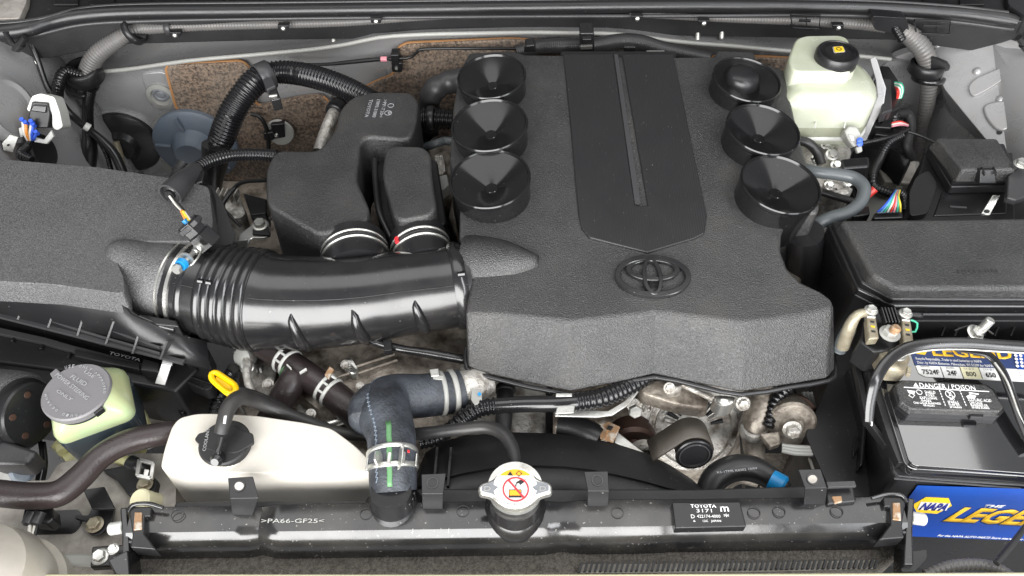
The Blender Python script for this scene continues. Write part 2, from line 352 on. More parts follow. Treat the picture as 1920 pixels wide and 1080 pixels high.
lathe('pressed_ring', W(20, 205, 'x-.735'), (1, 0, .3), [(.05, -.01), (.05, .002), (.042, .006), (.036, .002)], 'grey_car_paint', wl, n=40)
# right strut tower with pressed beads and rivets
tw = prism('strut_tower', [(1748, 70), (1850, 60), (2050, 120), (2050, 420), (1930, 345), (1880, 300), (1765, 160)], Pl((.78, .68, .03), (-.65, -.35, 1)), .12, 'grey_car_paint', wr, bevel=.01, seg=4, rnd=18)
TP = Pl((.78, .68, .03), (-.65, -.35, 1))
for a in ([(1815, 165), (1830, 150), (1900, 120), (1905, 135), (1850, 172), (1822, 185)], [(1840, 200), (1870, 190), (1905, 190), (1905, 240), (1870, 250), (1848, 225)]):
    prism('pressed_bead', a, TP, .008, 'grey_car_paint', tw, bevel=.0045, seg=5, rnd=14, rise=.005)
for u, v in ((1832, 134), (1876, 186), (1757, 83), (1804, 70)): lathe('rivet', W(u, v, TP), TP.n, [(.007, 0), (.006, .002), (.003, .004), (.001, .0045)], 'grey_car_paint', tw, n=16)
for u, v, r in ((1874, 248, 5), (1906, 188, 2), (1900, 215, 2), (1912, 227, 2)): lathe('hole', W(u, v, TP), TP.n, [(r * .0008, .0005), (r * .0008, .0012)], 'black_print', tw, n=16)
# cowl behind the seal
cowl = struct(prism('cowl_panel', [(-300, -60), (2200, -60), (2200, 60), (1900, 38), (1700, 12), (1300, 4), (900, 6), (500, 12), (200, 20), (60, 45), (-300, 60)], .09, .06, 'dull_black_plastic', None, bevel=.002))
for i in range(26):
    u = 100 + i * 68; prism('louvre', [(u, -22), (u + 46, -22), (u + 46, 2 if 400 < u < 1500 else 8), (u, 2 if 400 < u < 1500 else 8)], .094, .004, 'satin_black_plastic', cowl, bevel=.001)
struct(prism('wing_edge', [(-200, -80), (55, -80), (50, 2), (36, 34), (-200, 38)], .10, .03, 'dusty_grey_paint', None, bevel=.004, rnd=6))
struct(prism('wing_edge', [(1885, -80), (2200, -80), (2200, 60), (1925, 30), (1890, 8)], .10, .03, 'dull_black_plastic', None, bevel=.004, rnd=6))
# open bonnet standing over the bay (its underside is what the glossy parts mirror)
hx = []
for s, z0, b in ((0, .08, 1.0), (.12, .22, .98), (.4, .5, .92), (.8, .85, .84), (1.1, 1.12, .78)): hx.append([V((x, b - (x * x) * .03, z0 + .02)) for x in (-.85, -.5, -.2, 0, .2, .5, .85)])
bonnet = struct(grid('open_bonnet', hx, 'dull_black_plastic', thick=.01, angle=60))
# radiator support and bay metal around the radiator
DG = 'dusty_grey_paint'
sup = struct(prism('radiator_support', [(-60, 905), (90, 900), (110, 868), (200, 850), (330, 850), (330, 960), (262, 960), (250, 1200), (-60, 1200)], -.055, .03, DG, None, bevel=.004, rnd=6))
prism('raised_edge', [(55, 1036), (240, 1036), (240, 1062), (55, 1062)], -.052, .008, 'pale_grey_paint', sup, bevel=.006)
prism('recess', [(50, 960), (150, 955), (156, 975), (140, 1000), (60, 1002)], -.053, .004, 'satin_black_plastic', sup, rnd=12)
casting('bay_panel', [(225, 690), (420, 720), (430, 790), (330, 800), (260, 830), (215, 800)], -.12, .02, 'grey_car_paint', sup, amp=.008, scale=14)
casting('bay_panel', [(230, 735), (330, 735), (340, 790), (250, 815)], -.113, .02, DG, sup, amp=.006, scale=18)
struct(prism('front_crossmember', [(-200, 1074), (900, 1075), (1500, 1073), (1920, 1071), (2100, 1071), (2100, 1300), (-200, 1300)], .004, .03, 'cream_label', None, bevel=.004))
low = struct(prism('bay_floor', [(1380, 560), (1700, 300), (1950, 380), (1950, 950), (1400, 960)], -.3, .02, 'dull_black_plastic', None))

# =================================================================== REAR: seal, hoses, pads on the firewall
seal = thing('cowl_seal', 'long black rubber seal along the top edge of the bay', 'seal')
tube('seal_roll', [(-60, 66, .088, 14), (20, 60, .088, 14), (62, 52, .088, 14), (90, 42, .088, 14), (150, 30, .088, 14), (260, 23, .088, 14), (500, 20, .088, 13), (960, 14, .088, 13), (1300, 11, .088, 13), (1600, 14, .088, 13), (1780, 24, .088, 13), (1880, 36, .088, 14), (1908, 42, .088, 10)], 'satin_black_plastic', seal, n=20, step=.01)
tube('seal_lip', [(-60, 78, .076, 4), (62, 66, .076, 4), (150, 47, .076, 4), (260, 40, .076, 4), (500, 35, .076, 4), (960, 31, .076, 4), (1300, 30, .076, 4), (1600, 29, .076, 4), (1780, 40, .076, 4), (1900, 55, .076, 4)], 'grey_black_plastic', seal, n=10, step=.01)
tube('seal_groove', [(-60, 48, .098, 4), (60, 38, .098, 4), (150, 16, .098, 4), (260, 8, .098, 4), (500, 5, .098, 4), (960, 0, .098, 4), (1300, -2, .098, 4), (1600, 1, .098, 4), (1780, 11, .098, 4), (1890, 24, .098, 4)], 'satin_black_plastic', seal, n=10, step=.01)
def pad(pts, y, label):
    t = thing('insulation_pad', label, 'insulation'); prism('backing', [p for p in pts], YP(y + .004), .004, 'rusty_edge', t, rnd=14, rise=0)
    c = (sum(p[0] for p in pts) / len(pts), sum(p[1] for p in pts) / len(pts))
    def ins(p): d = math.dist(p[:2], c); k = (d - 4.5) / d; return (c[0] + (p[0] - c[0]) * k, c[1] + (p[1] - c[1]) * k)
    prism('felt', [ins(p) for p in pts], YP(y), .012, 'fibre_insulation', t, rnd=14, bevel=.003); return t
pad([(306, 122), (380, 117), (452, 113), (470, 128), (480, 200), (560, 185), (610, 180), (640, 230), (640, 420), (420, 420), (408, 240), (345, 214), (328, 205)], .783, 'brown speckled felt pad on the left of the firewall behind the curved black hose')
pad([(740, 92), (760, 80), (960, 72), (1060, 80), (1060, 200), (860, 420), (700, 420), (640, 200), (690, 158), (735, 140), (745, 118)], .783, 'brown felt pad on the firewall right of the black hose')
pad([(1330, 105), (1440, 106), (1500, 110), (1500, 200), (1330, 200)], .783, 'small piece of brown felt between engine cover and brake fluid tank')
g = thing('round_grommet', 'black round grommet with a metal rod in the firewall', 'grommet')
p = W(235, 266, 'y.79'); lathe('disc', p, (0, -1, .05), [(.062, -.004), (.062, .004), (.055, .009), (.03, .012), (.022, .02), (.012, .02)], 'satin_black_plastic', g, n=44)
lathe('rod', p + V((-.004, -.02, .018)), (.05, -.35, -1), [(.006, 0), (.006, .03), (.0045, .032), (.0045, .045)], 'brass_metal', g, n=12)
g = thing('round_grommet', 'big blue grey round grommet with ribs in front of the brown pad', 'grommet')
p = W(368, 272, 'y.775'); lathe('disc', p, (0, -1, .05), [(.074, -.004), (.074, .004), (.068, .008), (.04, .009), (.036, .016), (.032, .03), (.026, .036), (.015, .034)], 'grommet_blue', g, n=48, wob=lambda a, r, h: 1 + (.02 * math.sin(a * 2 * math.pi * 20) if .025 < r < .037 else 0))
for k in range(5):
    a = k * 2 * math.pi / 5 + .5; b = box('rib', p + V((.054 * math.cos(a), -.010, .054 * math.sin(a))), (.028, .006, .005), 'grommet_blue', g, rot=(0, -math.degrees(a), 0))
# left grey loom
CG, CB = 'corrugated_grey_plastic', 'corrugated_black_plastic'
h = thing('wiring_loom', 'grey corrugated conduit curving down at the rear left corner', 'conduit')
a = tube('conduit', [(900, 26, 'y.80', 6), (760, 34, 'y.80', 7), (640, 42, 'y.80', 8), (480, 46, 'y.80', 9), (380, 48, 'y.80', 10), (300, 52, 'y.795', 11), (255, 56, 'y.79', 13), (215, 78, 'y.78', 16), (180, 105, 'y.77', 17), (163, 140, 'y.765', 17), (158, 175, 'y.77', 14), (156, 260, 'y.775', 12), (160, 330, 'y.775', 12)], CG, h, rib=(.0048, .09))
b = tube('conduit', [(170, 165, 'y.745', 11), (165, 200, 'y.745', 10), (166, 240, 'y.745', 10), (172, 275, 'y.745', 9), (178, 330, 'y.745', 9)], CB, h, rib=(.0045, .12))
tube('conduit', [(108, 185, 'y.72', 10), (110, 158, 'y.72', 11), (122, 135, 'y.74', 11), (150, 140, 'y.75', 9)], CB, h, rib=(.0045, .12))
ring('clamp', W(160, 140, 'y.765') + V((0, 0, -.01)), V((0, -.003, .026)), .029, 'satin_black_plastic', h, thick=.006)
ring('clamp', W(158, 160, 'y.765'), V((0, -.003, .008)), .028, 'gloss_black_plastic', h, thick=.006)
ring('clamp', W(252, 62, 'y.78') + V((-.004, 0, 0)), V((.010, 0, .006)), .022, 'satin_black_plastic', h, thick=.006)
prism('bracket', [(243, 64), (275, 70), (262, 82), (248, 80)], YP(.775), .012, 'satin_black_plastic', h, bevel=.002, rnd=4)
ring('clip', W(311, 52, 'y.795'), V((.010, 0, .0)), .0125, 'grey_black_plastic', h, thick=.003)
for (u, v) in ((328, 66), (531, 53), (705, 40), (1195, 35), (1320, 44), (1572, 52)):
    t = thing('loom_clip', 'small black clip with a bright pin %s' % ({328: 'under the left grey conduit', 531: 'left of the first stud', 705: 'right of the first stud', 1195: 'above the top hose clip', 1320: 'beside the two studs', 1572: 'above the brake fluid cap'}[u]), 'clip')
    prism('body', [(u - 11, v - 5), (u + 11, v - 5), (u + 9, v + 4), (u - 9, v + 4)], YP(.775), .01, 'satin_black_plastic', t, bevel=.001)
    lathe('pin', W(u, v, 'y.774'), (0, -1, .3), [(.004, 0), (.003, .003), (.001, .004)], 'bright_metal', t, n=12)
h = thing('wiring_loom', 'black cable running from the corner hinge to behind the air cleaner lid', 'cable')
a = tube('cable', [(52, 65, 'y.76', 6), (70, 110, 'y.74', 5), (90, 165, 'y.72', 5), (112, 190, 'y.71', 7), (130, 212, 'y.70', 7), (160, 238, 'y.70', 7), (190, 262, 'y.69', 8), (215, 290, 'y.68', 9), (235, 335, 'y.66', 9)], 'black_wire', h, n=12)
tube('cable', [(180, 255, 'y.70', 5), (200, 290, 'y.69', 5), (212, 335, 'y.68', 5)], CB, h, rib=(.004, .12))
tube('cable', [(163, 240, 'y.71', 8), (168, 275, 'y.70', 14), (165, 320, 'y.69', 14)], 'black_wire', h, n=12)
lathe('tape', W(163, 238, 'y.69'), (.7, 0, -.7), [(.0065, -.004), (.0068, .004)], 'white_plastic', h, n=14)
# hinge hardware corners
for (U, lab) in ((lambda u: u, 'left'), (lambda u: 1958 - u, 'right')):
    t = thing('hinge_bracket', 'dark hinge bracket with a hex bolt in the rear %s corner' % lab, 'bracket')
    pl = YP(.74, .3)
    prism('plate', [(U(2), 92), (U(40), 88), (U(68), 108), (U(72), 128), (U(56), 138), (U(20), 118), (U(4), 112)][::1 if lab == 'left' else -1], pl, .01, 'satin_black_plastic', t, bevel=.002, rnd=7)
    bolt(U(27), 107, YP(.735, .3), 11, 'gloss_black_plastic', t, axis=(0, -1, .4)); bolt(U(57), 120, YP(.735, .3), 9, 'zinc', t, axis=(0, -1, .4))
    tube('hinge_arm', [(U(40), 82, 'y.72', 8), (U(30), 92, 'y.72', 8), (U(48), 70, 'y.72', 6)], 'gloss_black_plastic', t)
    tube('gas_strut', [(U(10), 60, 'y.72', 5), (U(22), 80, 'y.72', 5), (U(34), 92, 'y.72', 5)], 'satin_black_plastic', t)
t = thing('white_connector', 'white plastic connector with black plug and blue sealed wires, left edge', 'connector')
cp = Pl(W(85, 220, 'y.60'), (.15, -1, .75))
prism('shell', [(60, 180), (76, 175), (102, 182), (112, 210), (118, 238), (106, 245), (98, 238), (98, 215), (90, 196), (64, 196), (55, 210), (50, 205)], cp, .03, 'white_plastic', t, bevel=.003, rnd=5)
prism('plug', [(62, 190), (92, 192), (96, 215), (92, 240), (70, 240), (54, 222)], cp, .03, 'satin_black_plastic', t, bevel=.002, rise=.004)
prism('plug_lip', [(66, 196), (92, 198), (90, 212), (60, 208)], cp, .01, 'gloss_black_plastic', t, bevel=.002, rise=.008)
prism('tab', [(64, 256), (84, 262), (98, 244), (103, 256), (90, 270), (66, 266)], cp, .006, 'white_plastic', t, bevel=.001, rise=.004)
prism('tab', [(37, 240), (47, 237), (50, 255), (40, 258)], cp, .006, 'white_plastic', t, bevel=.001, rise=.004)
for i, (u, v, c) in enumerate(((50, 225, 'wire_white'), (56, 230, 'wire_orange'), (67, 228, 'wire_white'), (70, 234, 'wire_blue'), (76, 248, 'wire_blue'))):
    q = W(u, v, cp) + cp.n * .012; e = W(54 + i * 3, 262, cp) + cp.n * .004
    tube('wire', [((q.x, q.y, q.z), .0021), (((q.x + e.x) / 2, (q.y + e.y) / 2 - .004, (q.z + e.z) / 2), .0021), ((e.x, e.y, e.z), .0021)], c, t, world=True, n=8)
    lathe('seal', q, -cp.n + V((0, 0, -.9)), [(.003, -.004), (.003, .004), (.002, .005)], 'wire_blue', t, n=12)
tube('sheath', [(56, 262, 'y.58', 9), (50, 275, 'y.57', 9), (40, 290, 'y.55', 10), (60, 300, 'y.54', 7)], 'corrugated_black_plastic', t, rib=(.004, .1))
t = thing('steel_bracket', 'small bare steel bracket with a hole above the air cleaner, far left', 'bracket')
prism('plate', [(3, 268), (18, 252), (34, 257), (24, 286), (6, 282)], Pl(W(20, 270, 'y.56'), (0, -1, .8)), .003, 'zinc', t, bevel=.001)
decal('hole', [(14, 270), (18, 270), (18, 274), (14, 274)], Pl(W(20, 270, 'y.56'), (0, -1, .8)), 'black_print', t, rise=.001)
lathe('wing_hole', W(82, 285, 'x-.72'), (1, 0, .2), [(.028, .0), (.026, .003), (.02, .001)], 'dull_black_plastic', wl, n=28)

# thin brake line on the firewall + clip
t = thing('brake_line', 'thin black pipe along the firewall held by a black clip', 'pipe')
tube('pipe', [(520, 118, 'y.77', 3), (600, 121, 'y.77', 3), (660, 116, 'y.77', 4), (700, 112, 'y.77', 4), (740, 110, 'y.765', 3), (768, 108, 'y.765', 3), (782, 98, 'y.765', 3), (797, 92, 'y.765', 3), (900, 91, 'y.765', 3), (1060, 92, 'y.765', 3)], 'black_wire', t, n=10)
lathe('marker', W(720, 111, 'y.768'), (1, 0, 0), [(.0045, -.005), (.0045, .005)], 'wire_pink', t, n=12)
prism('clip', [(732, 103), (748, 103), (749, 118), (755, 119), (754, 136), (735, 136)], YP(.76), .02, 'satin_black_plastic', t, bevel=.002)
lathe('pin', W(743, 128, 'y.759'), (0, -1, .3), [(.003, 0), (.002, .002)], 'bright_metal', t, n=12)
# rear heater hose over the cover
t = thing('rear_hose', 'thick dark grey hose crossing behind the engine cover under a square clip', 'hose')
a = tube('hose', [(968, 98, .03, 13), (1010, 88, .035, 14), (1060, 86, .04, 15), (1110, 86, .04, 15), (1160, 78, .04, 15), (1200, 80, .04, 15), (1250, 94, .035, 14), (1330, 110, .03, 12)], 'grey_black_plastic', t, rib=(.003, .02))
prism('clip', [(1087, 62), (1114, 62), (1115, 98), (1088, 98)], YP(.73), .03, 'gloss_black_plastic', t, bevel=.002)
prism('clip_latch', [(1092, 74), (1109, 73), (1110, 80), (1093, 81)], YP(.726), .004, 'gloss_black_plastic', t, bevel=.001)
prism('clip_foot', [(1088, 88), (1111, 87), (1111, 92), (1089, 93)], YP(.727), .004, 'bright_metal', t)
prism('sleeve', [(1212, 97), (1246, 97), (1248, 103), (1214, 103)], YP(.72), .004, 'pale_grey_paint', t, bevel=.001)
prism('clip', [(985, 86), (1002, 84), (1006, 98), (982, 99)], YP(.71), .02, 'gloss_black_plastic', t, bevel=.002)
prism('clip', [(1169, 88), (1192, 88), (1194, 98), (1170, 98)], YP(.71), .01, 'gloss_black_plastic', t, bevel=.002)
t = thing('foil_pipe', 'foil wrapped grey pipe bending down left of the rear trumpet', 'pipe')
tube('pipe', [(870, 150, .02, 22), (835, 156, .02, 22), (810, 175, .01, 21), (803, 215, -.03, 20), (805, 260, -.08, 18)], 'grey_black_plastic', t, prof=lambda s: 1 + .05 * math.sin(s * 47) + .04 * math.sin(s * 23))
t = thing('vacuum_connector', 'short black corrugated hose joining the resonator to the engine cover', 'hose')
a = tube('hose', [(780, 222, .0, 20), (812, 222, .0, 20), (850, 224, .0, 20)], 'corrugated_black_plastic', t, rib=(.006, .14))
band('clamp', a, .3, .5, .003, 'satin_black_plastic', t)
t = thing('vent_pipe', 'pale metal pipe with a black collar standing behind the resonator', 'pipe')
a = tube('pipe', [(640, 190, .0, 13), (625, 215, .0, 12), (612, 245, -.01, 12), (598, 285, -.02, 12)], 'cast_aluminium', t)
tube('pipe', [(640, 250, -.02, 7), (625, 285, -.03, 7)], 'white_plastic', t)
band('collar', a, 0.1, .3, .005, 'satin_black_plastic', t); band('collar', a, .02, .08, .006, 'grey_black_plastic', t)
# insulation clip 520,250
t = thing('pad_clip', 'square black clip with a bright pin on the brown felt pad', 'clip')
lathe('washer', W(525, 248, 'y.766'), (0, -1, .2), [(.025, 0), (.023, .003)], 'pale_grey_paint', t, n=30)
prism('body', [(507, 234), (532, 232), (535, 258), (510, 262)], YP(.76), .014, 'satin_black_plastic', t, bevel=.002)
prism('foot', [(493, 250), (512, 248), (514, 263), (495, 264)], YP(.755), .01, 'satin_black_plastic', t, bevel=.002)
lathe('pin', W(518, 254, 'y.758'), (0, -1, .3), [(.004, 0), (.002, .003)], 'bright_metal', t, n=12)
tube('cable', [(470, 214, 'y.765', 4), (485, 218, 'y.765', 4), (496, 232, 'y.762', 4), (502, 252, 'y.758', 4), (504, 285, 'y.755', 4)], 'black_wire', t, n=10)
# big black corrugated hose
t = thing('breather_hose', 'fat black corrugated hose arching from the resonator to the left grommet', 'hose')
a = tube('hose', [(395, 300, -.04, 17), (405, 280, -.03, 19), (416, 258, -.01, 24), (432, 218, .02, 25), (456, 178, .045, 25), (485, 148, .055, 25), (520, 136, .055, 22), (560, 138, .055, 22), (610, 150, .055, 22), (655, 168, .05, 22), (700, 190, .045, 20)], CB, t, rib=(.0052, .11), n=26)
b = band('sleeve', a, .44, .50, .002, 'grey_black_plastic', t)
prism('clip', [(492, 148), (510, 142), (517, 160), (500, 168)], H(.074, 0), .012, 'grey_black_plastic', t, bevel=.002)
prism('clip', [(502, 166), (518, 162), (526, 184), (508, 188)], H(.07, 0), .02, 'gloss_black_plastic', t, bevel=.002)
box('clip_tooth', W(512, 180, .072), (.012, .004, .004), 'bright_metal', t, rot=(0, 0, 15))
lathe('hose_tail', W(404, 283, -.02), (-.25, -.3, -1), [(.02, -.01), (.019, .02), (.013, .05), (.01, .07)], 'gloss_black_plastic', t, n=24)
# thin loom with boot and connector to flow sensor
t = thing('sensor_loom', 'thin black corrugated hose ending in an open grey boot with wires', 'conduit')
a = tube('conduit', [(520, 292, .05, 12), (480, 290, .052, 12), (440, 291, .055, 12), (405, 298, .06, 12), (380, 308, .065, 12), (362, 322, .07, 13), (352, 334, .075, 13)], CB, t, rib=(.0045, .12))
tube('boot', [(365, 322, .07, 16), (350, 334, .078, 18), (335, 348, .084, 21), (318, 366, .086, 24)], 'grey_black_plastic', t, hollow=True, n=26)
lathe('boot_plug', W(322, 362, .084), W(318, 366, .086) - W(350, 334, .078), [(.012, -.004), (.012, .002), (.007, .003), (.006, .006)], 'gloss_black_plastic', t, n=20)
band('collar', a, .82, .9, .002, 'grey_black_plastic', t)
prism('clip', [(366, 325), (384, 318), (380, 340), (366, 345)], .075, .02, 'gloss_black_plastic', t, bevel=.002)
tube('wire', [(318, 368, .088, 2.2), (330, 384, .09, 2.2), (343, 397, .105, 2.2)], 'wire_white', t, n=8)
tube('wire', [(320, 366, .088, 1.8), (333, 380, .09, 2), (345, 394, .105, 2)], 'black_wire', t, n=8)
tube('wire', [(341, 396, .104, 3.5), (347, 408, .106, 3.5), (352, 420, .107, 3.5)], 'wire_orange', t, n=8)
tube('wire', [(344, 397, .106, 3), (352, 410, .108, 3), (358, 421, .108, 3)], 'wire_yellow', t, n=8)
tube('wire', [(347, 398, .107, 1.8), (356, 411, .109, 1.8), (361, 421, .109, 1.8)], 'wire_white', t, n=8)
t = thing('loom_stub', 'dark tape wrapped stub of cable standing behind the grey boot', 'cable')
tube('stub', [(345, 305, .05, 12), (336, 320, .045, 12), (325, 345, .04, 12), (318, 360, .035, 12)], 'dull_black_plastic', t, rib=(.004, .05))
t = thing('flow_sensor', 'black sensor plug with a yellow seal on the air duct inlet', 'sensor')
ax = W(357, 420, .105) - W(395, 455, .082)
lathe('body', W(395, 458, .082), ax, [(.016, 0), (.016, .018), (.013, .02), (.013, .035), (.015, .036)], 'gloss_black_plastic', t, n=6, angle=20)
lathe('rim', W(357, 423, .103), ax, [(.013, -.004), (.0165, -.002), (.0165, .003), (.014, .004), (.0135, -.001)], 'grey_black_plastic', t, n=8)
lathe('seal', W(357, 422, .105), ax, [(.010, -.003), (.010, .0015), (.008, .002)], 'wire_yellow', t, n=14)
lathe('wire_seal', W(348, 416, .108), ax, [(.003, -.003), (.003, .003)], 'cyan_plastic', t, n=10)

# =================================================================== AIR CLEANER (left)
GB, GG, SB, GL, DB = 'grained_black_plastic', 'grained_grey_plastic', 'satin_black_plastic', 'gloss_black_plastic', 'dull_black_plastic'
t = thing('air_cleaner', 'large grained black air cleaner box filling the left side', 'air filter box')
AP = H(.075)
top = [(-220, 285), (0, 298), (180, 313), (330, 335), (392, 350), (400, 420), (385, 452), (340, 452), (280, 452), (222, 452), (212, 475), (232, 520), (234, 550), (214, 549), (100, 533), (-220, 515)]
tp = [W(u, v, AP) for u, v in round_poly(top, 10)]
c = sum(tp, V()) / len(tp)
def airbot(p, z, k): return V((c.x + (p.x - c.x) * k, c.y + (p.y - c.y) * k - .006, z))
loft('lid', [[airbot(p, .045, 1.0) for p in tp], tp], GG, t, bevel=.011, seg=5)
# smooth front skirt of the lid, with a stepped flange and ribs
FP = lambda z: z
def strip(name, line, z, w, hgt, m, par):  # a bar following pixel points at height z
    pts = [W(u, v, z) for u, v in line]; loops = []
    for i, p in enumerate(pts):
        d = (pts[min(i + 1, len(pts) - 1)] - pts[max(i - 1, 0)]).normalized(); nrm = d.cross(V((0, 0, 1))).normalized() * w / 2; up = V((0, 0, hgt / 2))
        loops.append([p - nrm - up, p + nrm - up, p + nrm + up, p - nrm + up])
    return loft(name, loops, m, par, bevel=.0005, seg=2)
grid('skirt', [[W(u, v, z) for u, v, z in ((-220, 508, .066), (-50, 518, .066), (100, 532, .066), (212, 548, .066), (246, 590, .05), (330, 625, .02), (388, 640, .0))],
               [W(u, v, z) for u, v, z in ((-220, 522, .032), (-50, 542, .032), (100, 572, .032), (214, 597, .032), (264, 632, .022), (330, 652, .008), (390, 668, -.006))],
               [W(u, v, z) for u, v, z in ((-220, 535, .001), (-50, 579, .001), (100, 617, .001), (197, 642, .001), (270, 660, .001), (330, 676, .0), (392, 694, -.01))]], SB, t, thick=.003)
for ln, z in (([(-220, 500), (0, 561), (103, 590), (213, 622), (300, 652)], .016), ([(-220, 515), (0, 574), (100, 604), (205, 636), (300, 663)], .010), ([(-220, 535), (0, 592), (143, 628), (197, 643), (300, 668), (345, 680)], .004)):
    strip('flange', ln, z, .0022 if z > .005 else .006, .004, 'grey_black_plastic', t)  # lighter grey than the skirt, painting the bright lines along the flange edges
for (u0, v0), (u1, v1) in (((50, 557), (33, 599)), ((105, 572), (90, 614)), ((158, 588), (145, 629)), ((213, 603), (198, 645)), ((263, 617), (248, 663)), ((313, 640), (300, 674))):
    a = W(u0, v0, .03); b = W(u1, v1, .006); w_ = V((.0012, 0, 0)); d = V((0, .012, -.012)); loft('fin', [[a - w_, a + w_, a + w_ + d, a - w_ + d], [b - w_, b + w_, b + w_ + d, b - w_ + d]], 'grey_black_plastic', t)  # bright fin edges are put into the lighter grey
prism('lower_case', [(-220, 560), (0, 590), (200, 640), (330, 668), (372, 690), (330, 735), (140, 700), (-220, 650)], -.03, .2, SB, t, bevel=.004)
strip('case_rim', [(-220, 590), (0, 622), (82, 640), (134, 655), (270, 690)], -.026, .008, .006, 'grey_black_plastic', t)  # lighter grey paints the rim's bright edge
strip('case_rim', [(-220, 596), (0, 630), (80, 646), (134, 662)], -.034, .006, .003, GL, t)
for u, v in ((30, 634), (83, 648), (134, 664)): a = W(u, v, -.03); box('fin', a + V((0, -.004, -.012)), (.003, .008, .034), SB, t)
prism('case_lug', [(138, 655), (262, 680), (262, 694), (140, 668)], -.02, .01, SB, t, bevel=.0015)
text('moulded_text', 'TOYOTA', (204, 664), (262, 678), H(-.02), 'grey_print', t, hpx=5, rise=.0004)
prism('case_corner', [(268, 672), (300, 680), (298, 698), (262, 694)], -.012, .02, SB, t, bevel=.002)
prism('case_corner', [(350, 618), (362, 610), (394, 660), (392, 680), (345, 678)], -.02, .03, SB, t, bevel=.002)
for a_, b_ in (((352, 622), (380, 664)), ((345, 668), (382, 664))): strip('gusset', [a_, b_], -.012, .002, .012, GL, t)
k = prism('latch', [(306, 670), (325, 674), (322, 684), (303, 680)], .002, .003, 'grey_car_paint', t, bevel=.001)
prism('latch_strap', [(303, 681), (321, 685), (309, 723), (290, 719)], Pl(W(306, 700, -.01), (0, -1, .9)), .002, 'grey_car_paint', t, bevel=.0008)
# outlet collar on the box
ax = W(345, 540, .02) - W(235, 515, .02)
tube('outlet', [(206, 462, .071, 12), (214, 468, .068, 26), (232, 482, .060, 43), (262, 503, .046, 64), (292, 518, .034, 78), (326, 531, .022, 85)], GG, t, n=48)
tube('outlet_rib', [(262, 595, .035, 6), (300, 610, .03, 6), (328, 617, .028, 6)], GL, t, n=12)
prism('outlet_gusset', [(262, 588), (330, 600), (335, 612), (270, 606)], .035, .05, SB, t, bevel=.002)

# =================================================================== INTAKE DUCT
t = thing('intake_duct', 'big glossy black intake duct with bellows running to the engine cover', 'duct')
dp = [(322, 530, .018, 86), (348, 536, .018, 87), (380, 543, .018, 88), (430, 553, .018, 90), (480, 562, .018, 93), (525, 567, .018, 90), (600, 567, .018, 87), (680, 561, .02, 83), (760, 549, .02, 80), (830, 540, .02, 78), (880, 532, .02, 77)]
path, rad = path_of(dp, .002)
Ls = [0]
for i in range(1, len(path)): Ls.append(Ls[-1] + (path[i] - path[i - 1]).length)
def s_at(u):  # arc position of a photo column
    for i, p in enumerate(path):
        q = p - CAM; uu = 960 + F * q.x / q.dot(FW)
        if uu >= u: return Ls[i]
    return Ls[-1]
def seg(name, u0, u1, m, fn=None, step=.0012, n=64, par=t):
    s0, s1 = s_at(u0), s_at(u1); N = max(3, int((s1 - s0) / step)); P = []; R = []; j = 0
    for i in range(N + 1):
        s = s0 + (s1 - s0) * i / N
        while j < len(Ls) - 2 and Ls[j + 1] < s: j += 1
        q = (s - Ls[j]) / max(1e-9, Ls[j + 1] - Ls[j]); P.append(path[j].lerp(path[min(j + 1, len(path) - 1)], q)); R.append(rad[j] * (1 - q) + rad[min(j + 1, len(rad) - 1)] * q)
    fr = frames(P); loops = []
    for i, (p, r) in enumerate(zip(P, R)):
        rr = r * 1.0 * (fn(i / N, (s1 - s0) * i / N) if fn else 1); a, b = fr[i]
        loops.append([p + (a * math.cos(2 * math.pi * k / n) + b * math.sin(2 * math.pi * k / n)) * rr for k in range(n)])
    return loft(name, loops, m, par, angle=45)
ell = lambda s: 1
seg('cuff', 338, 412, GL, lambda q, s: 1.0)
seg('cuff_bead', 376, 386, GL, lambda q, s: 1.0 + .03 * math.sin(q * math.pi))
bp = (s_at(495) - s_at(408)) / 6
seg('bellows', 408, 497, GL, lambda q, s: 1.0 + .055 * abs(math.sin(math.pi * s / bp)) ** .7, step=.0007)
seg('duct_body', 495, 850, GL, lambda q, s: 1.0 + .02 * math.exp(-((q) / .03) ** 2))
seg('collar', 846, 868, GL, lambda q, s: 1.03 + .05 * math.sin(q * math.pi))
seg('cuff', 866, 892, SB, lambda q, s: .99)
seg('cuff', 888, 896, SB, lambda q, s: 1.04)
for u0 in (343, 360): seg('clamp_band', u0, u0 + 5, 'bright_metal', lambda q, s: 1.035, n=64)
def duct_pt(u, ang, k=1.0):   # point on the duct's skin: ang measured from the top towards the camera
    s = s_at(u); j = min(range(len(Ls)), key=lambda i: abs(Ls[i] - s)); d = (path[min(j + 2, len(path) - 1)] - path[max(0, j - 2)]).normalized()
    up = (V((0, 0, 1)) - d * d.z).normalized(); fwd = d.cross(up); fwd = fwd if fwd.y < 0 else -fwd
    return path[j] + (up * math.cos(ang) + fwd * math.sin(ang)) * rad[j] * k
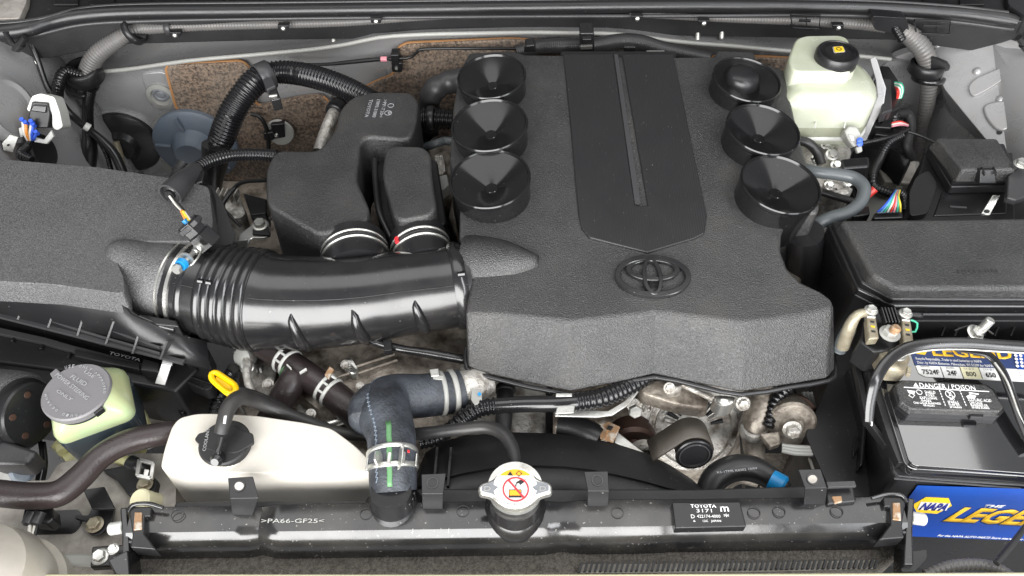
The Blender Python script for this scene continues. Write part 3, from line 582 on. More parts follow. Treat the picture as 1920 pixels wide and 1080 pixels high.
# seam along the duct and stiffening ribs under it
sp = [duct_pt(u, .62 + .0002 * (u - 500), 1.0) for u in range(372, 866, 16)]
tube('mould_seam', [((p.x, p.y, p.z), .0007) for p in sp], 'dull_black_plastic', t, world=True, n=6)
for u in (568, 670, 776):
    P_ = [duct_pt(u + (a - 1.0) * 12, a, .985) for a in (.9, 1.05, 1.25, 1.5, 1.75, 2.0)]
    tube('stiffening_rib', [((p.x, p.y, p.z), r) for p, r in zip(P_, (.001, .0045, .006, .007, .007, .005))], GL, t, world=True, n=20)
for u in (419, 434): p = duct_pt(u, .45, 1.05); box('bellows_lug', p, (.007, .006, .004), GL, t, rot=(-30, 10, -5), bevel=.001)
p = duct_pt(861, .45, 1.07); box('collar_tab', p, (.009, .009, .004), GL, t, rot=(-28, 0, 8), bevel=.001)
tube('necks_joint', [(835, 476, .06, 7), (858, 470, .06, 10), (876, 475, .05, 8)], SB, t)
# hose clamp screw at the left end
k = thing('clamp_screw', 'silver clamp screw with a bright blue collar on the duct cuff', 'screw')
a = W(329, 507, .105); b = W(371, 466, .098); ax = (b - a)
lathe('screw', a, ax, [(.0055, 0), (.006, .004), (.0028, .005), (.0028, .034), (.004, .035), (.004, .037)], 'zinc', k, n=12, angle=20)
lathe('blue_collar', a.lerp(b, .18), ax, [(.0035, 0), (.0065, .001), (.0072, .006), (.0055, .009), (.0035, .010)], 'cyan_plastic', k, n=18)
lathe('collar_plate', a.lerp(b, .48), ax, [(.009, 0), (.009, .0018), (.004, .0022)], 'zinc', k, n=24)
lathe('nut', b, ax, [(.0035, -.003), (.0055, -.001), (.006, .003), (.0045, .005), (.002, .0055)], 'zinc', k, n=14)
tube('wire_hoop', [(352, 500, .095, 2), (362, 494, .1, 2), (374, 478, .1, 2), (378, 462, .095, 2), (366, 457, .09, 2)], 'bright_metal', k, n=8)

# =================================================================== RESONATORS
t = thing('resonator_box', 'larger grained black resonator box with a moulded label, behind the duct', 'resonator')
RP = H(.070)
out1 = [(660, 180), (700, 171), (770, 172), (785, 188), (783, 224), (770, 262), (688, 256), (676, 268), (669, 338), (694, 392), (686, 420), (598, 440), (500, 384), (498, 318), (516, 281), (598, 282), (630, 240), (636, 205)]
o = prism('shell', out1, RP, .10, GB, t, bevel=.019, seg=7, rnd=16, flare=1.02)
prism('lower_shell', [(x, y + 3) for x, y in out1], H(.02), .12, SB, t, rnd=16, flare=1.0, bevel=.003)
strip('seam', [(505, 408), (598, 470)], .02, .003, .003, GL, t)
LP = Pl(RP.p, RP.n)
decal('moulded_label', [(690, 186), (744, 186), (736, 224), (679, 224)], LP, 'grey_black_plastic', t)
for i, (s_, u0) in enumerate((('TOYOTA', 692), ('17893-31080', 706), ('>PP-T20<', 719))):
    text('moulded_text', s_, (u0 + 1, 188), (u0 - 8, 221), LP, 'grey_print', t, hpx=6, rise=.0012)
text('moulded_text', 'e', (727, 216), (734, 216), LP, 'grey_print', t, hpx=9, rise=.0012)
def ringdecal(name, u, v, r0, r1, pl, m, par, rise=.001, h=.0004, sq=1.0, n=36):
    if not isinstance(pl, Pl): pl = H(pl)
    c = W(u, v, pl); k = mpp(c); q = pl.n.to_track_quat('Z', 'Y')
    X = V((1, 0, 0)); X = (X - pl.n * X.dot(pl.n)).normalized(); Y = pl.n.cross(X); loops = []
    for rr, z in ((r0, rise), (r0, rise + h), (r1, rise + h), (r1, rise)): loops.append([c + (X * math.cos(2 * math.pi * i / n) + Y * math.sin(2 * math.pi * i / n) * sq) * rr * k + pl.n * z for i in range(n)])
    return loft(name, loops + [loops[0]], m, par, caps=(0, 0), angle=30)
ringdecal('moulded_mark', 728, 213, 7, 6, LP, 'grey_print', t)
ringdecal('moulded_mark', 733, 199, 6, 5, LP, 'grey_print', t)
t = thing('resonator_box', 'smaller grained black resonator box next to the trumpets', 'resonator')
out2 = [(722, 280), (738, 272), (792, 273), (808, 286), (812, 340), (819, 388), (806, 404), (752, 414), (738, 405), (716, 325)]
prism('shell', out2, H(.075), .10, GB, t, bevel=.017, seg=7, rnd=14, flare=1.03)
prism('lower_shell', [(706, 308), (722, 290), (820, 300), (838, 420), (720, 440), (706, 400)], H(.03), .14, SB, t, rnd=8, bevel=.003)
tube('bracket_arm', [(702, 300, .05, 6), (705, 350, .045, 6), (712, 400, .04, 6), (735, 450, .03, 6)], SB, t)
def neck(ua, va, za, ub, vb, zb, r, label, marker=False):
    n_ = thing('rubber_neck', label, 'duct')
    a = tube('neck', [(ua, va, za, r), ((ua + ub) / 2, (va + vb) / 2, (za + zb) / 2, r), (ub, vb, zb, r * 1.04)], SB, n_, n=48, step=.002)
    band('clamp_band', a, .28, .34, .002, 'bright_metal', n_, n=48); band('clamp_band', a, .48, .54, .002, 'bright_metal', n_, n=48)
    band('bead', a, .40, .44, .0015, SB, n_, n=48)
    if marker:
        p_, r_ = o_path[a.name]; i = int(len(p_) * .46); d = (p_[-1] - p_[0]).normalized(); q = p_[i] + V((-.72, -.1, .68)).normalized() * (r_[i] + .0022)
        box('marker', q, (.005, .010, .004), 'red_print', n_, rot=(0, -45, 15))
    return a
neck(664, 458, .034, 670, 512, .034, 61, 'black rubber neck with two silver bands joining the larger resonator to the duct')
neck(784, 446, .034, 798, 505, .034, 54, 'black rubber neck with two silver bands and a red mark below the smaller resonator', True)

# =================================================================== ENGINE COVER
t = thing('engine_cover', 'large grained black engine cover with six round trumpets and three oval emblem', 'engine cover')
CP = H(.033, .1)
zc = lambda y: .033 + .1 * y
topl = [(862, 385), (861, 445), (885, 520), (872, 588), (960, 591), (1073, 603), (1150, 594), (1228, 585), (1310, 594), (1397, 604), (1480, 594), (1563, 578), (1560, 560), (1540, 546), (1502, 528), (1478, 505), (1464, 470), (1466, 435), (1480, 410), (1505, 398), (1532, 400), (1538, 388), (1500, 260), (1470, 130), (1418, 112), (1415, 96), (1345, 93), (1338, 105), (1250, 106), (985, 101), (960, 94), (880, 98), (862, 130), (850, 200), (843, 300)]
botl = {3: (876, 690, -.006), 4: (920, 706, -.006), 5: (1070, 738, -.006), 6: (1150, 722, -.006), 7: (1226, 705, -.006), 8: (1310, 722, -.006), 9: (1390, 738, -.006), 10: (1480, 724, -.006), 11: (1552, 712, -.006), 12: (1568, 692, -.004)}
tops = [W(u, v, CP) for u, v in topl]; bots = []
for i, p in enumerate(tops):
    if i in botl: bots.append(W(*botl[i]))
    else: q = p.copy(); q.z -= .10; bots.append(q)
mid = [a.lerp(b, .5) for a, b in zip(tops, bots)]
loft('cover_shell', [bots, tops], GB, t, bevel=.0055, seg=4, angle=12)
rim = [W(u, v + 2, z - .001) for u, v, z in (botl[i] for i in range(3, 13))]
tube('rim', [((p.x, p.y, p.z), .0028) for p in [rim[0] + V((-.002, .03, 0))] + rim + [rim[-1] + V((.002, .04, 0))]], SB, t, world=True, n=10, step=.05)
# central ribbed panel with a slot
pn = [(1056, 104), (1149, 104), (1190, 388), (1214, 388), (1166, 104), (1262, 104), (1278, 180), (1300, 290), (1325, 405), (1320, 440), (1300, 450), (1214, 476), (1105, 448), (1090, 430), (1084, 400), (1068, 220)]
prism('centre_panel', pn, CP, .02, 'ribbed_black_plastic', t, bevel=.0015, seg=2, rise=.003)
prism('slot_lit_edge', [(1151, 104), (1158, 104), (1180, 250), (1201, 384), (1196, 386), (1190, 384)], CP, .004, 'grey_black_plastic', t, rise=.0022)  # lighter strip painting the lit left wall of the slot
prism('panel_back_step', [(1050, 92), (1270, 92), (1266, 122), (1160, 112), (1054, 122)], CP, .02, 'dull_black_plastic', t, bevel=.004, rise=-.002)
# emblem : three ovals
def oval(cu, cv, a, b, wd, h0, h1, name='emblem_oval', wf=1.0):
    c = W(cu, cv, CP); k = mpp(c); X = V((1, 0, 0)); Y = CP.n.cross(X).normalized(); Y = Y if Y.y > 0 else -Y; loops = []
    for (kk, z) in ((1, h0), (1, h1 - .0006), (1 - .12 * wd / a, h1), (1 - .88 * wd / a, h1), (1 - wd / a, h1 - .0006), (1 - wd / a, h0)):
        bb = b - (a - a * kk) * wf
        loops.append([c + X * math.cos(2 * math.pi * i / 72) * a * kk * k + Y * math.sin(2 * math.pi * i / 72) * bb * k + CP.n * z for i in range(72)])
    return loft(name, loops + [loops[0]], GL, em, caps=(0, 0), angle=18)
em = mk('emblem', [W(1200, 540, CP), W(1245, 540, CP), W(1222, 520, CP)], [(0, 1, 2)], SB, t)
oval(1223, 521, 71, 48, 10.5, -.001, .0058, wf=1.1)
oval(1223, 508, 50, 27, 10, -.001, .0050, wf=.9)
oval(1222, 523, 19, 42, 7.5, -.001, .0066)
# trumpets
def trumpet(u, v, R, tilt, zr, depth=.07, knob=False):
    c = W(u, v, zr); R = R * mpp(c) * 1.02; ax = V((tilt, -.06, 1)).normalized()
    b = lathe('trumpet', c, ax, [(R * .96, -depth), (R * .99, -.02), (R * 1.0, -.008), (R * 1.035, -.005), (R * 1.035, -.0015), (R * 1.015, 0), (R * .985, -.0002), (R * .975, -.0012), (R * .96, -.003), (R * .55, -.21 * R), (R * .17, -.385 * R), (R * .155, -.37 * R), (R * .1, -.366 * R), (R * .02, -.365 * R)], 'trumpet_black', t, n=72, angle=25, caps=(0, 1),
              wob=lambda a, r, h: 1 + (.05 * math.cos(2 * math.pi * a * 3 + 1.9) if R * .3 < r < R * .7 and h < -.01 else 0))
    if knob: lathe('knob', c + V((-.003, .01, -.002)), ax, [(R * .60, -.03), (R * .52, -.006), (R * .48, .001), (R * .40, .0045), (R * .2, .0065), (0.0005, .007)], SB, b, n=48)
    return b
mat('trumpet_black', (0.008, 0.008, 0.0085), 0.15, rvar=0.04, specks=0.3)
for u, v, R, ti, z, kb in ((921, 141, 62, -.10, .1155, 0), (917, 232, 69, -.10, .1095, 0), (918, 333, 73, -.10, .1005, 0), (1401, 147, 62, .10, .113, 1), (1432, 240, 67, .10, .108, 0), (1465, 343, 73, .10, .0995, 0)):
    trumpet(u, v, R, ti, z, knob=bool(kb))
for (u, v) in ((868, 182), (870, 280)): prism('web', [(u, v), (u + 32, v), (u + 120, v + 14), (u + 120, v + 40), (u, v + 40)], H(.078), .03, GB, t, bevel=.003)
# duct fairing moulded in the cover
tube('duct_fairing', [(893, 510, .030, 72), (915, 506, .036, 66), (945, 500, .045, 53), (975, 495, .054, 36), (1010, 490, .062, 12)], GB, t, n=40, step=.004)
lathe('side_cutout', W(1508, 436, .03), (-.25, 0, 1), [(.024, -.1), (.024, 0)], SB, t, n=40)
prism('lip', [(866, 446), (893, 443), (898, 462), (868, 464)], H(.066), .01, DB, t, bevel=.002)

# =================================================================== CASTINGS AND PIPES BELOW THE DUCT
BC, CA, ZN, BM, BR = 'brown_cast_aluminium', 'cast_aluminium', 'zinc', 'bright_metal', 'brown_black_rubber'
t = thing('engine_block', 'dirty brown cast aluminium engine casting seen below the air duct', 'engine')
casting('valve_cover', [(560, 640), (740, 600), (880, 600), (880, 700), (800, 730), (700, 730), (600, 770), (540, 720)], -.045, .1, BC, t, amp=.006, scale=26)
casting('timing_cover', [(450, 660), (900, 640), (1030, 700), (1030, 860), (760, 880), (440, 830)], -.095, .1, BC, t, amp=.01, scale=22)
casting('front_casting', [(870, 690), (1028, 700), (1028, 850), (900, 850), (880, 800)], -.075, .06, CA, t, amp=.003, scale=30)
casting('bracket', [(430, 655), (500, 660), (520, 690), (500, 760), (470, 740), (455, 700)], -.06, .05, CA, t, amp=.004, scale=45)
casting('bracket', [(560, 740), (600, 735), (605, 765), (585, 795), (550, 790)], -.075, .04, CA, t, amp=.006, scale=60)
casting('clip_boss', [(638, 672), (655, 668), (675, 690), (668, 704), (648, 700)], -.035, .03, BM, t, amp=.004, scale=90)
casting('coolant_outlet', [(830, 690), (870, 680), (905, 700), (900, 735), (880, 765), (850, 770)], -.045, .06, CA, t, amp=.003, scale=40)
for a, b in (((660, 690), (740, 664)), ((672, 700), (745, 675)), ((600, 720), (655, 700))): tube('casting_ridge', [(*a, -.038, 3), (*b, -.036, 3)], BC, t, n=8)
for u, v, r in ((503, 721, 8), (583, 776, 7), (675, 725, 6), (648, 684, 7)): bolt(u, v, -.035, r, CA, t, axis=(.1, -.5, 1))
tube('metal_tube', [(560, 820, -.055, 9), (600, 803, -.055, 9), (650, 785, -.055, 9), (700, 770, -.06, 9)], 'bright_metal', t)
tube('metal_tube', [(600, 830, -.09, 8), (640, 812, -.09, 8), (690, 800, -.09, 8), (750, 790, -.1, 8)], 'zinc', t)
tube('metal_tube', [(630, 724, -.07, 4), (660, 730, -.07, 4), (700, 760, -.08, 4)], 'bright_metal', t)
# block mass under the cover so nothing is hollow
prism('crankcase', [(560, 500), (1500, 500), (1500, 660), (1360, 800), (760, 800), (560, 660)], -.2, .3, BC, t, bevel=.01)
prism('cylinder_head', [(880, 160), (1440, 160), (1520, 420), (1500, 560), (900, 560), (840, 400)], -.03, .2, BC, t, bevel=.01)
t2 = thing('throttle_linkage', 'dirty pale castings and small plug between resonator and trumpets', 'engine part')
casting('casting', [(800, 262), (850, 240), (860, 360), (830, 380), (812, 330)], -.03, .06, BC, t2, amp=.006, scale=40)
tube('pipe', [(800, 275, .0, 8), (815, 270, .01, 8), (835, 264, .01, 8), (850, 266, .01, 8)], 'grey_rubber', t2)
prism('plug', [(818, 330), (838, 326), (842, 345), (830, 356), (816, 345)], .0, .02, 'pale_grey_paint', t2, bevel=.002)
casting('casting', [(812, 290), (830, 285), (838, 320), (820, 330)], .0, .03, CA, t2, amp=.004, scale=80)
# left clutter between air cleaner and resonator
t = thing('finned_casting', 'small pale finned casting left of the larger resonator', 'engine part')
casting('body', [(405, 360), (445, 362), (462, 400), (440, 412), (410, 400)], -.05, .05, CA, t, amp=.004, scale=60)
for i in range(5): strip('fin', [(404 + i * 9, 374), (412 + i * 9, 358)], -.04, .002, .014, CA, t)
tube('cable', [(500, 338, -.0, 4), (460, 341, -.01, 4), (440, 352, -.02, 4), (418, 385, -.03, 4), (435, 408, -.03, 3), (452, 425, -.04, 3)], 'black_wire', t, n=10)
prism('plug', [(455, 360), (500, 372), (500, 400), (470, 404)], -.05, .03, SB, t, bevel=.003)
t = thing('bracket_arm', 'dark curved plastic arm right of the air cleaner sensor', 'bracket')
prism('arm', [(393, 345), (400, 352), (418, 380), (440, 440), (432, 470), (405, 470), (396, 400)], .04, .06, 'grey_black_plastic', t, bevel=.004, rnd=8)
prism('arm', [(360, 355), (395, 345), (400, 400), (370, 440)], .06, .08, DB, t, bevel=.004, rnd=8)
t = thing('mount_bracket', 'pale folded metal bracket with a hex bolt in front of the resonator', 'bracket')
prism('plate', [(448, 440), (478, 416), (504, 412), (508, 440), (494, 446), (470, 446), (462, 462), (446, 462)], .0, .004, ZN, t, bevel=.0015, rnd=6)
prism('pad', [(474, 424), (503, 424), (506, 441), (473, 438)], .004, .004, DB, t, bevel=.001)
bolt(488, 422, .004, 11, ZN, t)
prism('leg', [(446, 452), (464, 450), (464, 470), (448, 470)], YP(.36), .004, ZN, t, bevel=.001)
prism('floor_tray', [(380, 340), (640, 340), (860, 470), (420, 480)], -.16, .03, BC, t)  # brown sheet closing the gap below the bracket
struct(prism('transmission_tunnel', [(400, 330), (900, 330), (900, 480), (380, 480)], -.26, .1, DB, None))

t = thing('breather_pipe', 'thin black taped pipe between the duct underside and the engine cover', 'pipe')
tube('pipe', [(700, 640, -.01, 8), (725, 648, -.01, 8), (760, 656, -.01, 8), (800, 662, -.012, 9), (845, 670, -.015, 9), (880, 676, -.02, 9)], GL, t, n=16)
prism('pipe_clip', [(718, 636), (734, 636), (735, 656), (720, 658)], .0, .01, SB, t, bevel=.001)
# heater and coolant hoses
t = thing('coolant_hose', 'short dark brown hose with a white and green clamp, left of the engine front', 'hose')
a = tube('hose', [(556, 690, -.04, 24), (550, 712, -.03, 26), (537, 735, -.035, 26), (520, 765, -.05, 26), (500, 800, -.07, 26)], BR, t, n=26)
band('clamp', a, .10, .17, .002, 'white_plastic', t); band('clamp_mark', a, .175, .2, .0018, 'green_paint', t)
strip('clamp_ear', [(538, 684), (546, 692)], -.012, .0015, .004, 'white_plastic', t); strip('clamp_ear', [(562, 700), (575, 692)], -.01, .002, .004, 'white_plastic', t)
t = thing('coolant_hose', 'long dark brown hose with two white slotted clamps running to the large blue hose', 'hose')
a = tube('hose', [(490, 645, -.03, 24), (525, 668, -.03, 25), (570, 700, -.03, 26), (620, 735, -.035, 27), (655, 765, -.04, 28), (700, 805, -.06, 28), (730, 830, -.08, 28)], BR, t, n=26)
for s0, s1 in ((.17, .19), (.225, .245), (.49, .51), (.545, .565)): band('clamp_band', a, s0, s1, .0018, 'white_plastic', t)
pp, rr = o_path[a.name]
for s0 in (.205, .525):
    i = int(s0 * len(pp)); ax = (pp[i + 3] - pp[i - 3]).normalized(); sd = ax.cross(V((0, 0, 1))).normalized()
    for q in (-.7, .1, .7): n_ = (V((0, 0, 1)) * math.cos(q) + sd * math.sin(q)); box('clamp_bridge', pp[i] + n_ * (rr[i] + .001), (.010, .003, .002), 'white_plastic', t, rot=(0, 0, math.degrees(math.atan2(ax.y, ax.x))))
    n_ = V((0, 0, 1)) * .6 - sd * .8
k = prism('clamp_ear', [(608, 702), (618, 686), (626, 692), (616, 710)], .0, .004, 'rusty_metal', t, bevel=.001)
t = thing('air_con_pipe', 'bare aluminium pipe with a fitting curving down beside the dipstick', 'pipe')
tube('pipe', [(466, 672, -.04, 11), (463, 700, -.04, 8), (468, 725, -.045, 8), (480, 745, -.05, 9), (505, 765, -.06, 9)], CA, t)
lathe('fitting', W(465, 690, -.045), (0, -.2, 1), [(.0085, -.012), (.0088, .004), (.006, .006), (.006, .01)], ZN, t, n=20)
lathe('fitting_cap', W(457, 670, -.04), (-.3, -.6, .6), [(.012, -.01), (.012, .004), (.008, .006)], 'pale_grey_paint', t, n=20)
tube('pipe', [(488, 690, -.06, 6), (495, 720, -.07, 6)], ZN, t)
# dipstick
t = thing('dipstick', 'bright yellow plastic dipstick loop handle', 'dipstick')
ring_pts = [(398, 700), (406, 699), (422, 709), (440, 722), (441, 734), (432, 739), (418, 730), (400, 714), (396, 705), (398, 700)]
tube('handle', [(u, v, .045, 5.5 if i not in (4, 5) else 6.5) for i, (u, v) in enumerate(ring_pts)], 'yellow_plastic', t, n=14)
prism('handle_web', [(404, 704), (420, 712), (436, 725), (434, 734), (420, 726), (404, 711)], .044, .003, 'yellow_plastic', t, bevel=.001)
tube('shaft', [(436, 738, .04, 4), (450, 760, .0, 4), (470, 800, -.1, 4)], ZN, t)
t = thing('wiring_loom', 'black corrugated conduit dropping down behind the dipstick', 'conduit')
tube('conduit', [(440, 690, -.04, 13), (425, 720, -.06, 14), (412, 750, -.07, 14), (400, 790, -.09, 14)], CB, t, rib=(.006, .14))
t = thing('wiring_loom', 'thin black corrugated cable below the air cleaner case', 'conduit')
tube('conduit', [(268, 735, -.07, 6), (300, 742, -.07, 6), (330, 756, -.075, 6), (345, 780, -.08, 6)], CB, t, rib=(.004, .12)); tube('conduit', [(335, 755, -.07, 5), (355, 742, -.07, 5), (385, 730, -.07, 5)], CB, t, rib=(.004, .12))
t = thing('case_duct', 'flat black plastic duct piece right below the air cleaner latch', 'duct')
prism('duct', [(328, 688), (395, 688), (400, 700), (398, 728), (384, 732), (326, 706)], -.035, .02, SB, t, bevel=.003, rnd=6)
strip('rib', [(330, 698), (396, 720)], -.033, .0015, .002, GL, t); strip('rib', [(328, 706), (384, 731)], -.034, .002, .004, GL, t)

# large blue grey upper radiator hose
t = thing('radiator_hose', 'large blue grey braided radiator hose with a green stripe', 'hose')
a = tube('hose', [(738, 921, .008, 44), (737, 895, .014, 45), (736, 860, .02, 45), (733, 815, .022, 46), (722, 780, .018, 50), (722, 758, .01, 48), (742, 745, .0, 44), (790, 742, -.01, 41), (845, 736, -.018, 40), (865, 732, -.02, 40)], 'braided_rubber', t, n=40)
lathe('elbow_bulge', W(700, 772, .012), (-.25, -.85, .15), [(.001, .024), (.012, .0235), (.02, .02), (.0265, .008), (.028, -.004), (.024, -.02), (.01, -.03)], 'braided_rubber', t, n=36, caps=(0, 1))
pth, rd = o_path[a.name]
def on_hose(s0, ang, ex=.0004):
    i = int(s0 * (len(pth) - 1)); d = (pth[min(i + 2, len(pth) - 1)] - pth[max(0, i - 2)]).normalized(); b1 = V((1, 0, 0)); b1 = (b1 - d * b1.dot(d)).normalized(); b2 = d.cross(b1); b2 = b2 if b2.z > 0 else -b2
    return pth[i] + (b1 * math.sin(ang) + b2 * math.cos(ang)) * (rd[i] + ex)
rows_ = [[on_hose(s_ / 100, an + .012 * math.sin(s_)) for an in (-.1, -.03, .04, .11)] for s_ in range(3, 31, 2)]
grid('green_stripe', rows_, 'green_paint', t, thick=.0004)
for an, ln in ((-.62, (6, 60)),):
    for s_ in range(ln[0] * 2, ln[1] * 2, 2): p = on_hose(s_ / 200, an, .0002); q = on_hose((s_ + 2.2) / 200, an + .10, .0002); tube('braid_print', [((p.x, p.y, p.z), .0005), ((q.x, q.y, q.z), .0005)], 'grommet_blue', t, world=True, n=5, step=.01)
for s0, s1 in ((.10, .125), (.165, .19)): band('clamp_band', a, s0, s1, .002, ZN, t)
for an in (-.55, .0, .55, -1.3, 1.3): p = on_hose(.145, an, .0015); box('clamp_bridge', p, (.004, .014, .0022), ZN, t, rot=(0, math.degrees(an), 0))
p = on_hose(.145, -.35, .006); lathe('clamp_ear', p, (1, 0, .4), [(.001, 0), (.009, .0), (.009, .0015), (.001, .0015)], ZN, t, n=6); p = on_hose(.145, .40, .006); box('clamp_ear', p, (.002, .024, .012), ZN, t, rot=(0, 25, 0))
p = on_hose(.15, .75, .0028); box('red_mark', p, (.003, .003, .001), 'red_print', t, rot=(0, 43, 0))
for s0, s1 in ((.86, .885), (.93, .955)): band('clamp_band', a, s0, s1, .002, 'pale_grey_paint', t)
i = int(.908 * len(pth)); 
for an in (-.6, -.05, .5): p = on_hose(.908, an, .0016); q_ = (pth[i + 1] - pth[i - 1]).normalized(); 
for du, dv in ((0, 0), (2, 26), (-1, 52)): box('clamp_bridge', W(822 + du, 708 + dv, .01 - .0001 * dv * dv * .1), (.012, .006, .002), 'pale_grey_paint', t, rot=(0, 0, -5))
prism('clamp_ear', [(805, 692), (822, 690), (824, 704), (808, 706)], .012, .004, ZN, t, bevel=.001)
t = thing('radiator_neck', 'ribbed black plastic neck under the large hose', 'pipe')
lathe('neck', W(738, 948, -.004), (0, .1, 1), [(.034, -.012), (.027, .0), (.022, .006), (.0205, .028)], SB, t, n=24, angle=20)
for k in range(12): an = math.pi + k * math.pi / 11; p = W(738, 936, .006); box('neck_rib', p + V((.0215 * math.cos(an), .0215 * math.sin(an) + .002, .002)), (.002, .003, .018), GL, t, rot=(0, 0, math.degrees(an)))
t = thing('coolant_outlet', 'pale cast outlet stub between the big hose clamp and the cover', 'pipe')
tube('stub', [(850, 735, -.02, 34), (880, 728, -.022, 36), (905, 722, -.03, 38)], CA, t, n=30)
prism('clip', [(884, 728), (903, 730), (904, 752), (890, 760), (883, 748)], .0, .004, 'pale_grey_paint', t, bevel=.001); lathe('blue_spot', W(899, 739, .002), (0, -.4, 1), [(.002, 0), (.002, .001)], 'cyan_plastic', t, n=8)

# harness across the engine front
t = thing('wiring_loom', 'fat black corrugated conduit sweeping across the front of the engine', 'conduit')
tube('conduit', [(786, 832, -.03, 12), (820, 822, -.03, 13), (850, 800, -.02, 15), (875, 780, -.015, 17), (900, 765, -.01, 18), (932, 760, -.01, 17)], CB, t, rib=(.0062, .16))
a = tube('taped_section', [(928, 761, -.01, 15), (980, 758, -.01, 15.5), (1040, 757, -.01, 15.5), (1085, 754, -.01, 16)], GL, t, n=24)
tube('conduit', [(1080, 754, -.01, 18), (1120, 748, -.01, 19), (1150, 738, -.012, 19), (1185, 722, -.015, 17), (1215, 705, -.02, 16)], CB, t, rib=(.0062, .13))
tube('branch', [(870, 790, -.03, 7), (850, 800, -.03, 7), (830, 815, -.03, 7)], CB, t, rib=(.004, .1)); 
t = thing('loom_tray', 'zinc plated metal tray holding the conduit below the cover', 'bracket')
prism('tray', [(1038, 768), (1075, 768), (1140, 770), (1170, 752), (1203, 716), (1206, 722), (1180, 758), (1148, 778), (1120, 782), (1040, 780)], -.018, .003, ZN, t, bevel=.001)
prism('tab', [(1045, 761), (1078, 760), (1076, 774), (1041, 776)], .006, .002, ZN, t, bevel=.0008); prism('tab', [(1042, 737), (1073, 737), (1073, 743), (1042, 743)], -.0, .003, ZN, t, bevel=.0008)
t = thing('black_hose_stub', 'black hose end with a clamp under the conduit, left of centre', 'hose')
a = tube('stub', [(948, 722, -.05, 15), (947, 745, -.05, 16), (945, 780, -.055, 16), (942, 810, -.06, 16)], 'dull_black_plastic', t); band('clamp', a, .05, .2, .002, 'dull_black_plastic', t)
t = thing('black_sensor', 'black cylindrical sensor with moulded marks below the tray', 'sensor')
prism('post', [(1024, 725), (1037, 725), (1037, 830), (1022, 830)], -.07, .05, SB, t, bevel=.002)
tube('body', [(1045, 795, -.06, 22), (1075, 800, -.06, 24), (1105, 812, -.06, 24), (1125, 822, -.06, 20)], SB, t, n=26)
t = thing('rusty_clip', 'rusty folded steel clip standing at the edge of the fan shroud', 'clip')
prism('plate', [(1125, 800), (1140, 790), (1163, 800), (1158, 812), (1150, 830), (1125, 822)], -.05, .002, 'rusty_metal', t, bevel=.0006)
prism('slot', [(1141, 797), (1150, 800), (1146, 806), (1138, 803)], -.047, .002, DB, t); strip('edge', [(1140, 806), (1135, 825)], -.045, .001, .002, 'rusty_edge', t)
prism('arm', [(1155, 806), (1175, 822), (1212, 850), (1190, 850), (1150, 830)], -.06, .01, ZN, t, bevel=.002)
t = thing('idler_pulley', 'brown rusty pulley partly hidden behind the rusty clip', 'pulley')
lathe('drum', W(1185, 826, -.11), (0, -.9, .35), [(.030, -.012), (.031, .012), (.026, .015), (.012, .012), (.010, .016)], 'brown_rust', t, n=40)
lathe('hub', W(1205, 845, -.085), (0, -.9, .35), [(.017, 0), (.016, .008), (.010, .010), (.006, .006)], CA, t, n=24)

# alternator and tensioner
t = thing('alternator', 'weathered cast aluminium alternator under the right of the cover', 'alternator')
AL = Pl(W(1300, 760, -.08), (0, -.75, .66))
casting('housing', [(1195, 740), (1220, 715), (1300, 705), (1400, 735), (1400, 765), (1380, 815), (1345, 835), (1240, 835), (1205, 800)], AL, .07, CA, t, amp=.005, scale=55, flare=1.0)
lathe('end_ring', W(1298, 800, AL) + AL.n * .003, AL.n, [(.055, -.01), (.055, .002), (.048, .004), (.046, .001)], CA, t, n=48)
for k in range(11):
    an = .25 + k * .26; c0 = W(1298, 800, AL) + AL.n * .004; X = V((1, 0, 0)); Y = AL.n.cross(X)
    p = c0 + (X * math.cos(an) + Y * math.sin(an)) * .037; q = c0 + (X * math.cos(an) + Y * math.sin(an)) * .022
    if k % 3 != 1: tube('vent_slot', [((p.x, p.y, p.z), .0035), ((q.x, q.y, q.z), .002)], 'dull_black_plastic', t, world=True, n=6, step=.01)
    else: tube('spoke', [((p.x, p.y, p.z), .004), ((q.x, q.y, q.z), .003)], CA, t, world=True, n=8, step=.01)
for i in range(9): u = 1205 + i * 14; v = 752 - abs(i - 4) * -2 - i * 2; tube('winding_loop', [(u, v + 12, AL, 3), (u + 4, v - 4, AL, 3), (u + 10, v + 6, AL, 3)], BC if i % 2 else CA, t, n=8)
casting('arm', [(1200, 720), (1235, 710), (1330, 735), (1325, 765), (1270, 758), (1205, 738)], -.03, .02, BC, t, amp=.003, scale=40)
casting('lug', [(1245, 712), (1280, 715), (1278, 730), (1255, 735)], -.015, .02, CA, t, amp=.003, scale=60)
casting('lug', [(1340, 738), (1380, 742), (1378, 756), (1355, 765), (1340, 752)], -.015, .02, BM, t, amp=.004, scale=60)
tube('rail', [(1280, 722, -.02, 5), (1335, 748, -.02, 5)], CA, t)
bolt(1190, 768, -.04, 13, ZN, t, axis=(0, -.9, .5), washer=False); tube('bolt_sleeve', [(1187, 745, -.07, 13), (1188, 760, -.05, 13)], CA, t)
bolt(1393, 757, -.04, 10, CA, t, axis=(0, -.7, .7)); bolt(1255, 728, -.012, 8, CA, t, axis=(0, -.5, .8))
t = thing('belt_tensioner', 'black tensioner pulley with a worn brown belt over it', 'pulley')
c0 = W(1301, 851, -.03); PN = V((0.05, -.95, .30)).normalized()
lathe('pulley', c0, PN, [(.019, -.03), (.019, -.003), (.0205, -.001), (.0208, .002), (.0195, .003), (.019, .0012), (.0178, .0012), (.0172, .003), (.0155, .0036), (.015, .002), (.0005, .0016)], SB, t, n=56)
lathe('face_ring', c0, PN, [(.0172, .002), (.017, .0036), (.0160, .0038), (.0157, .002)], 'grey_black_plastic', t, n=56, caps=(0, 0))
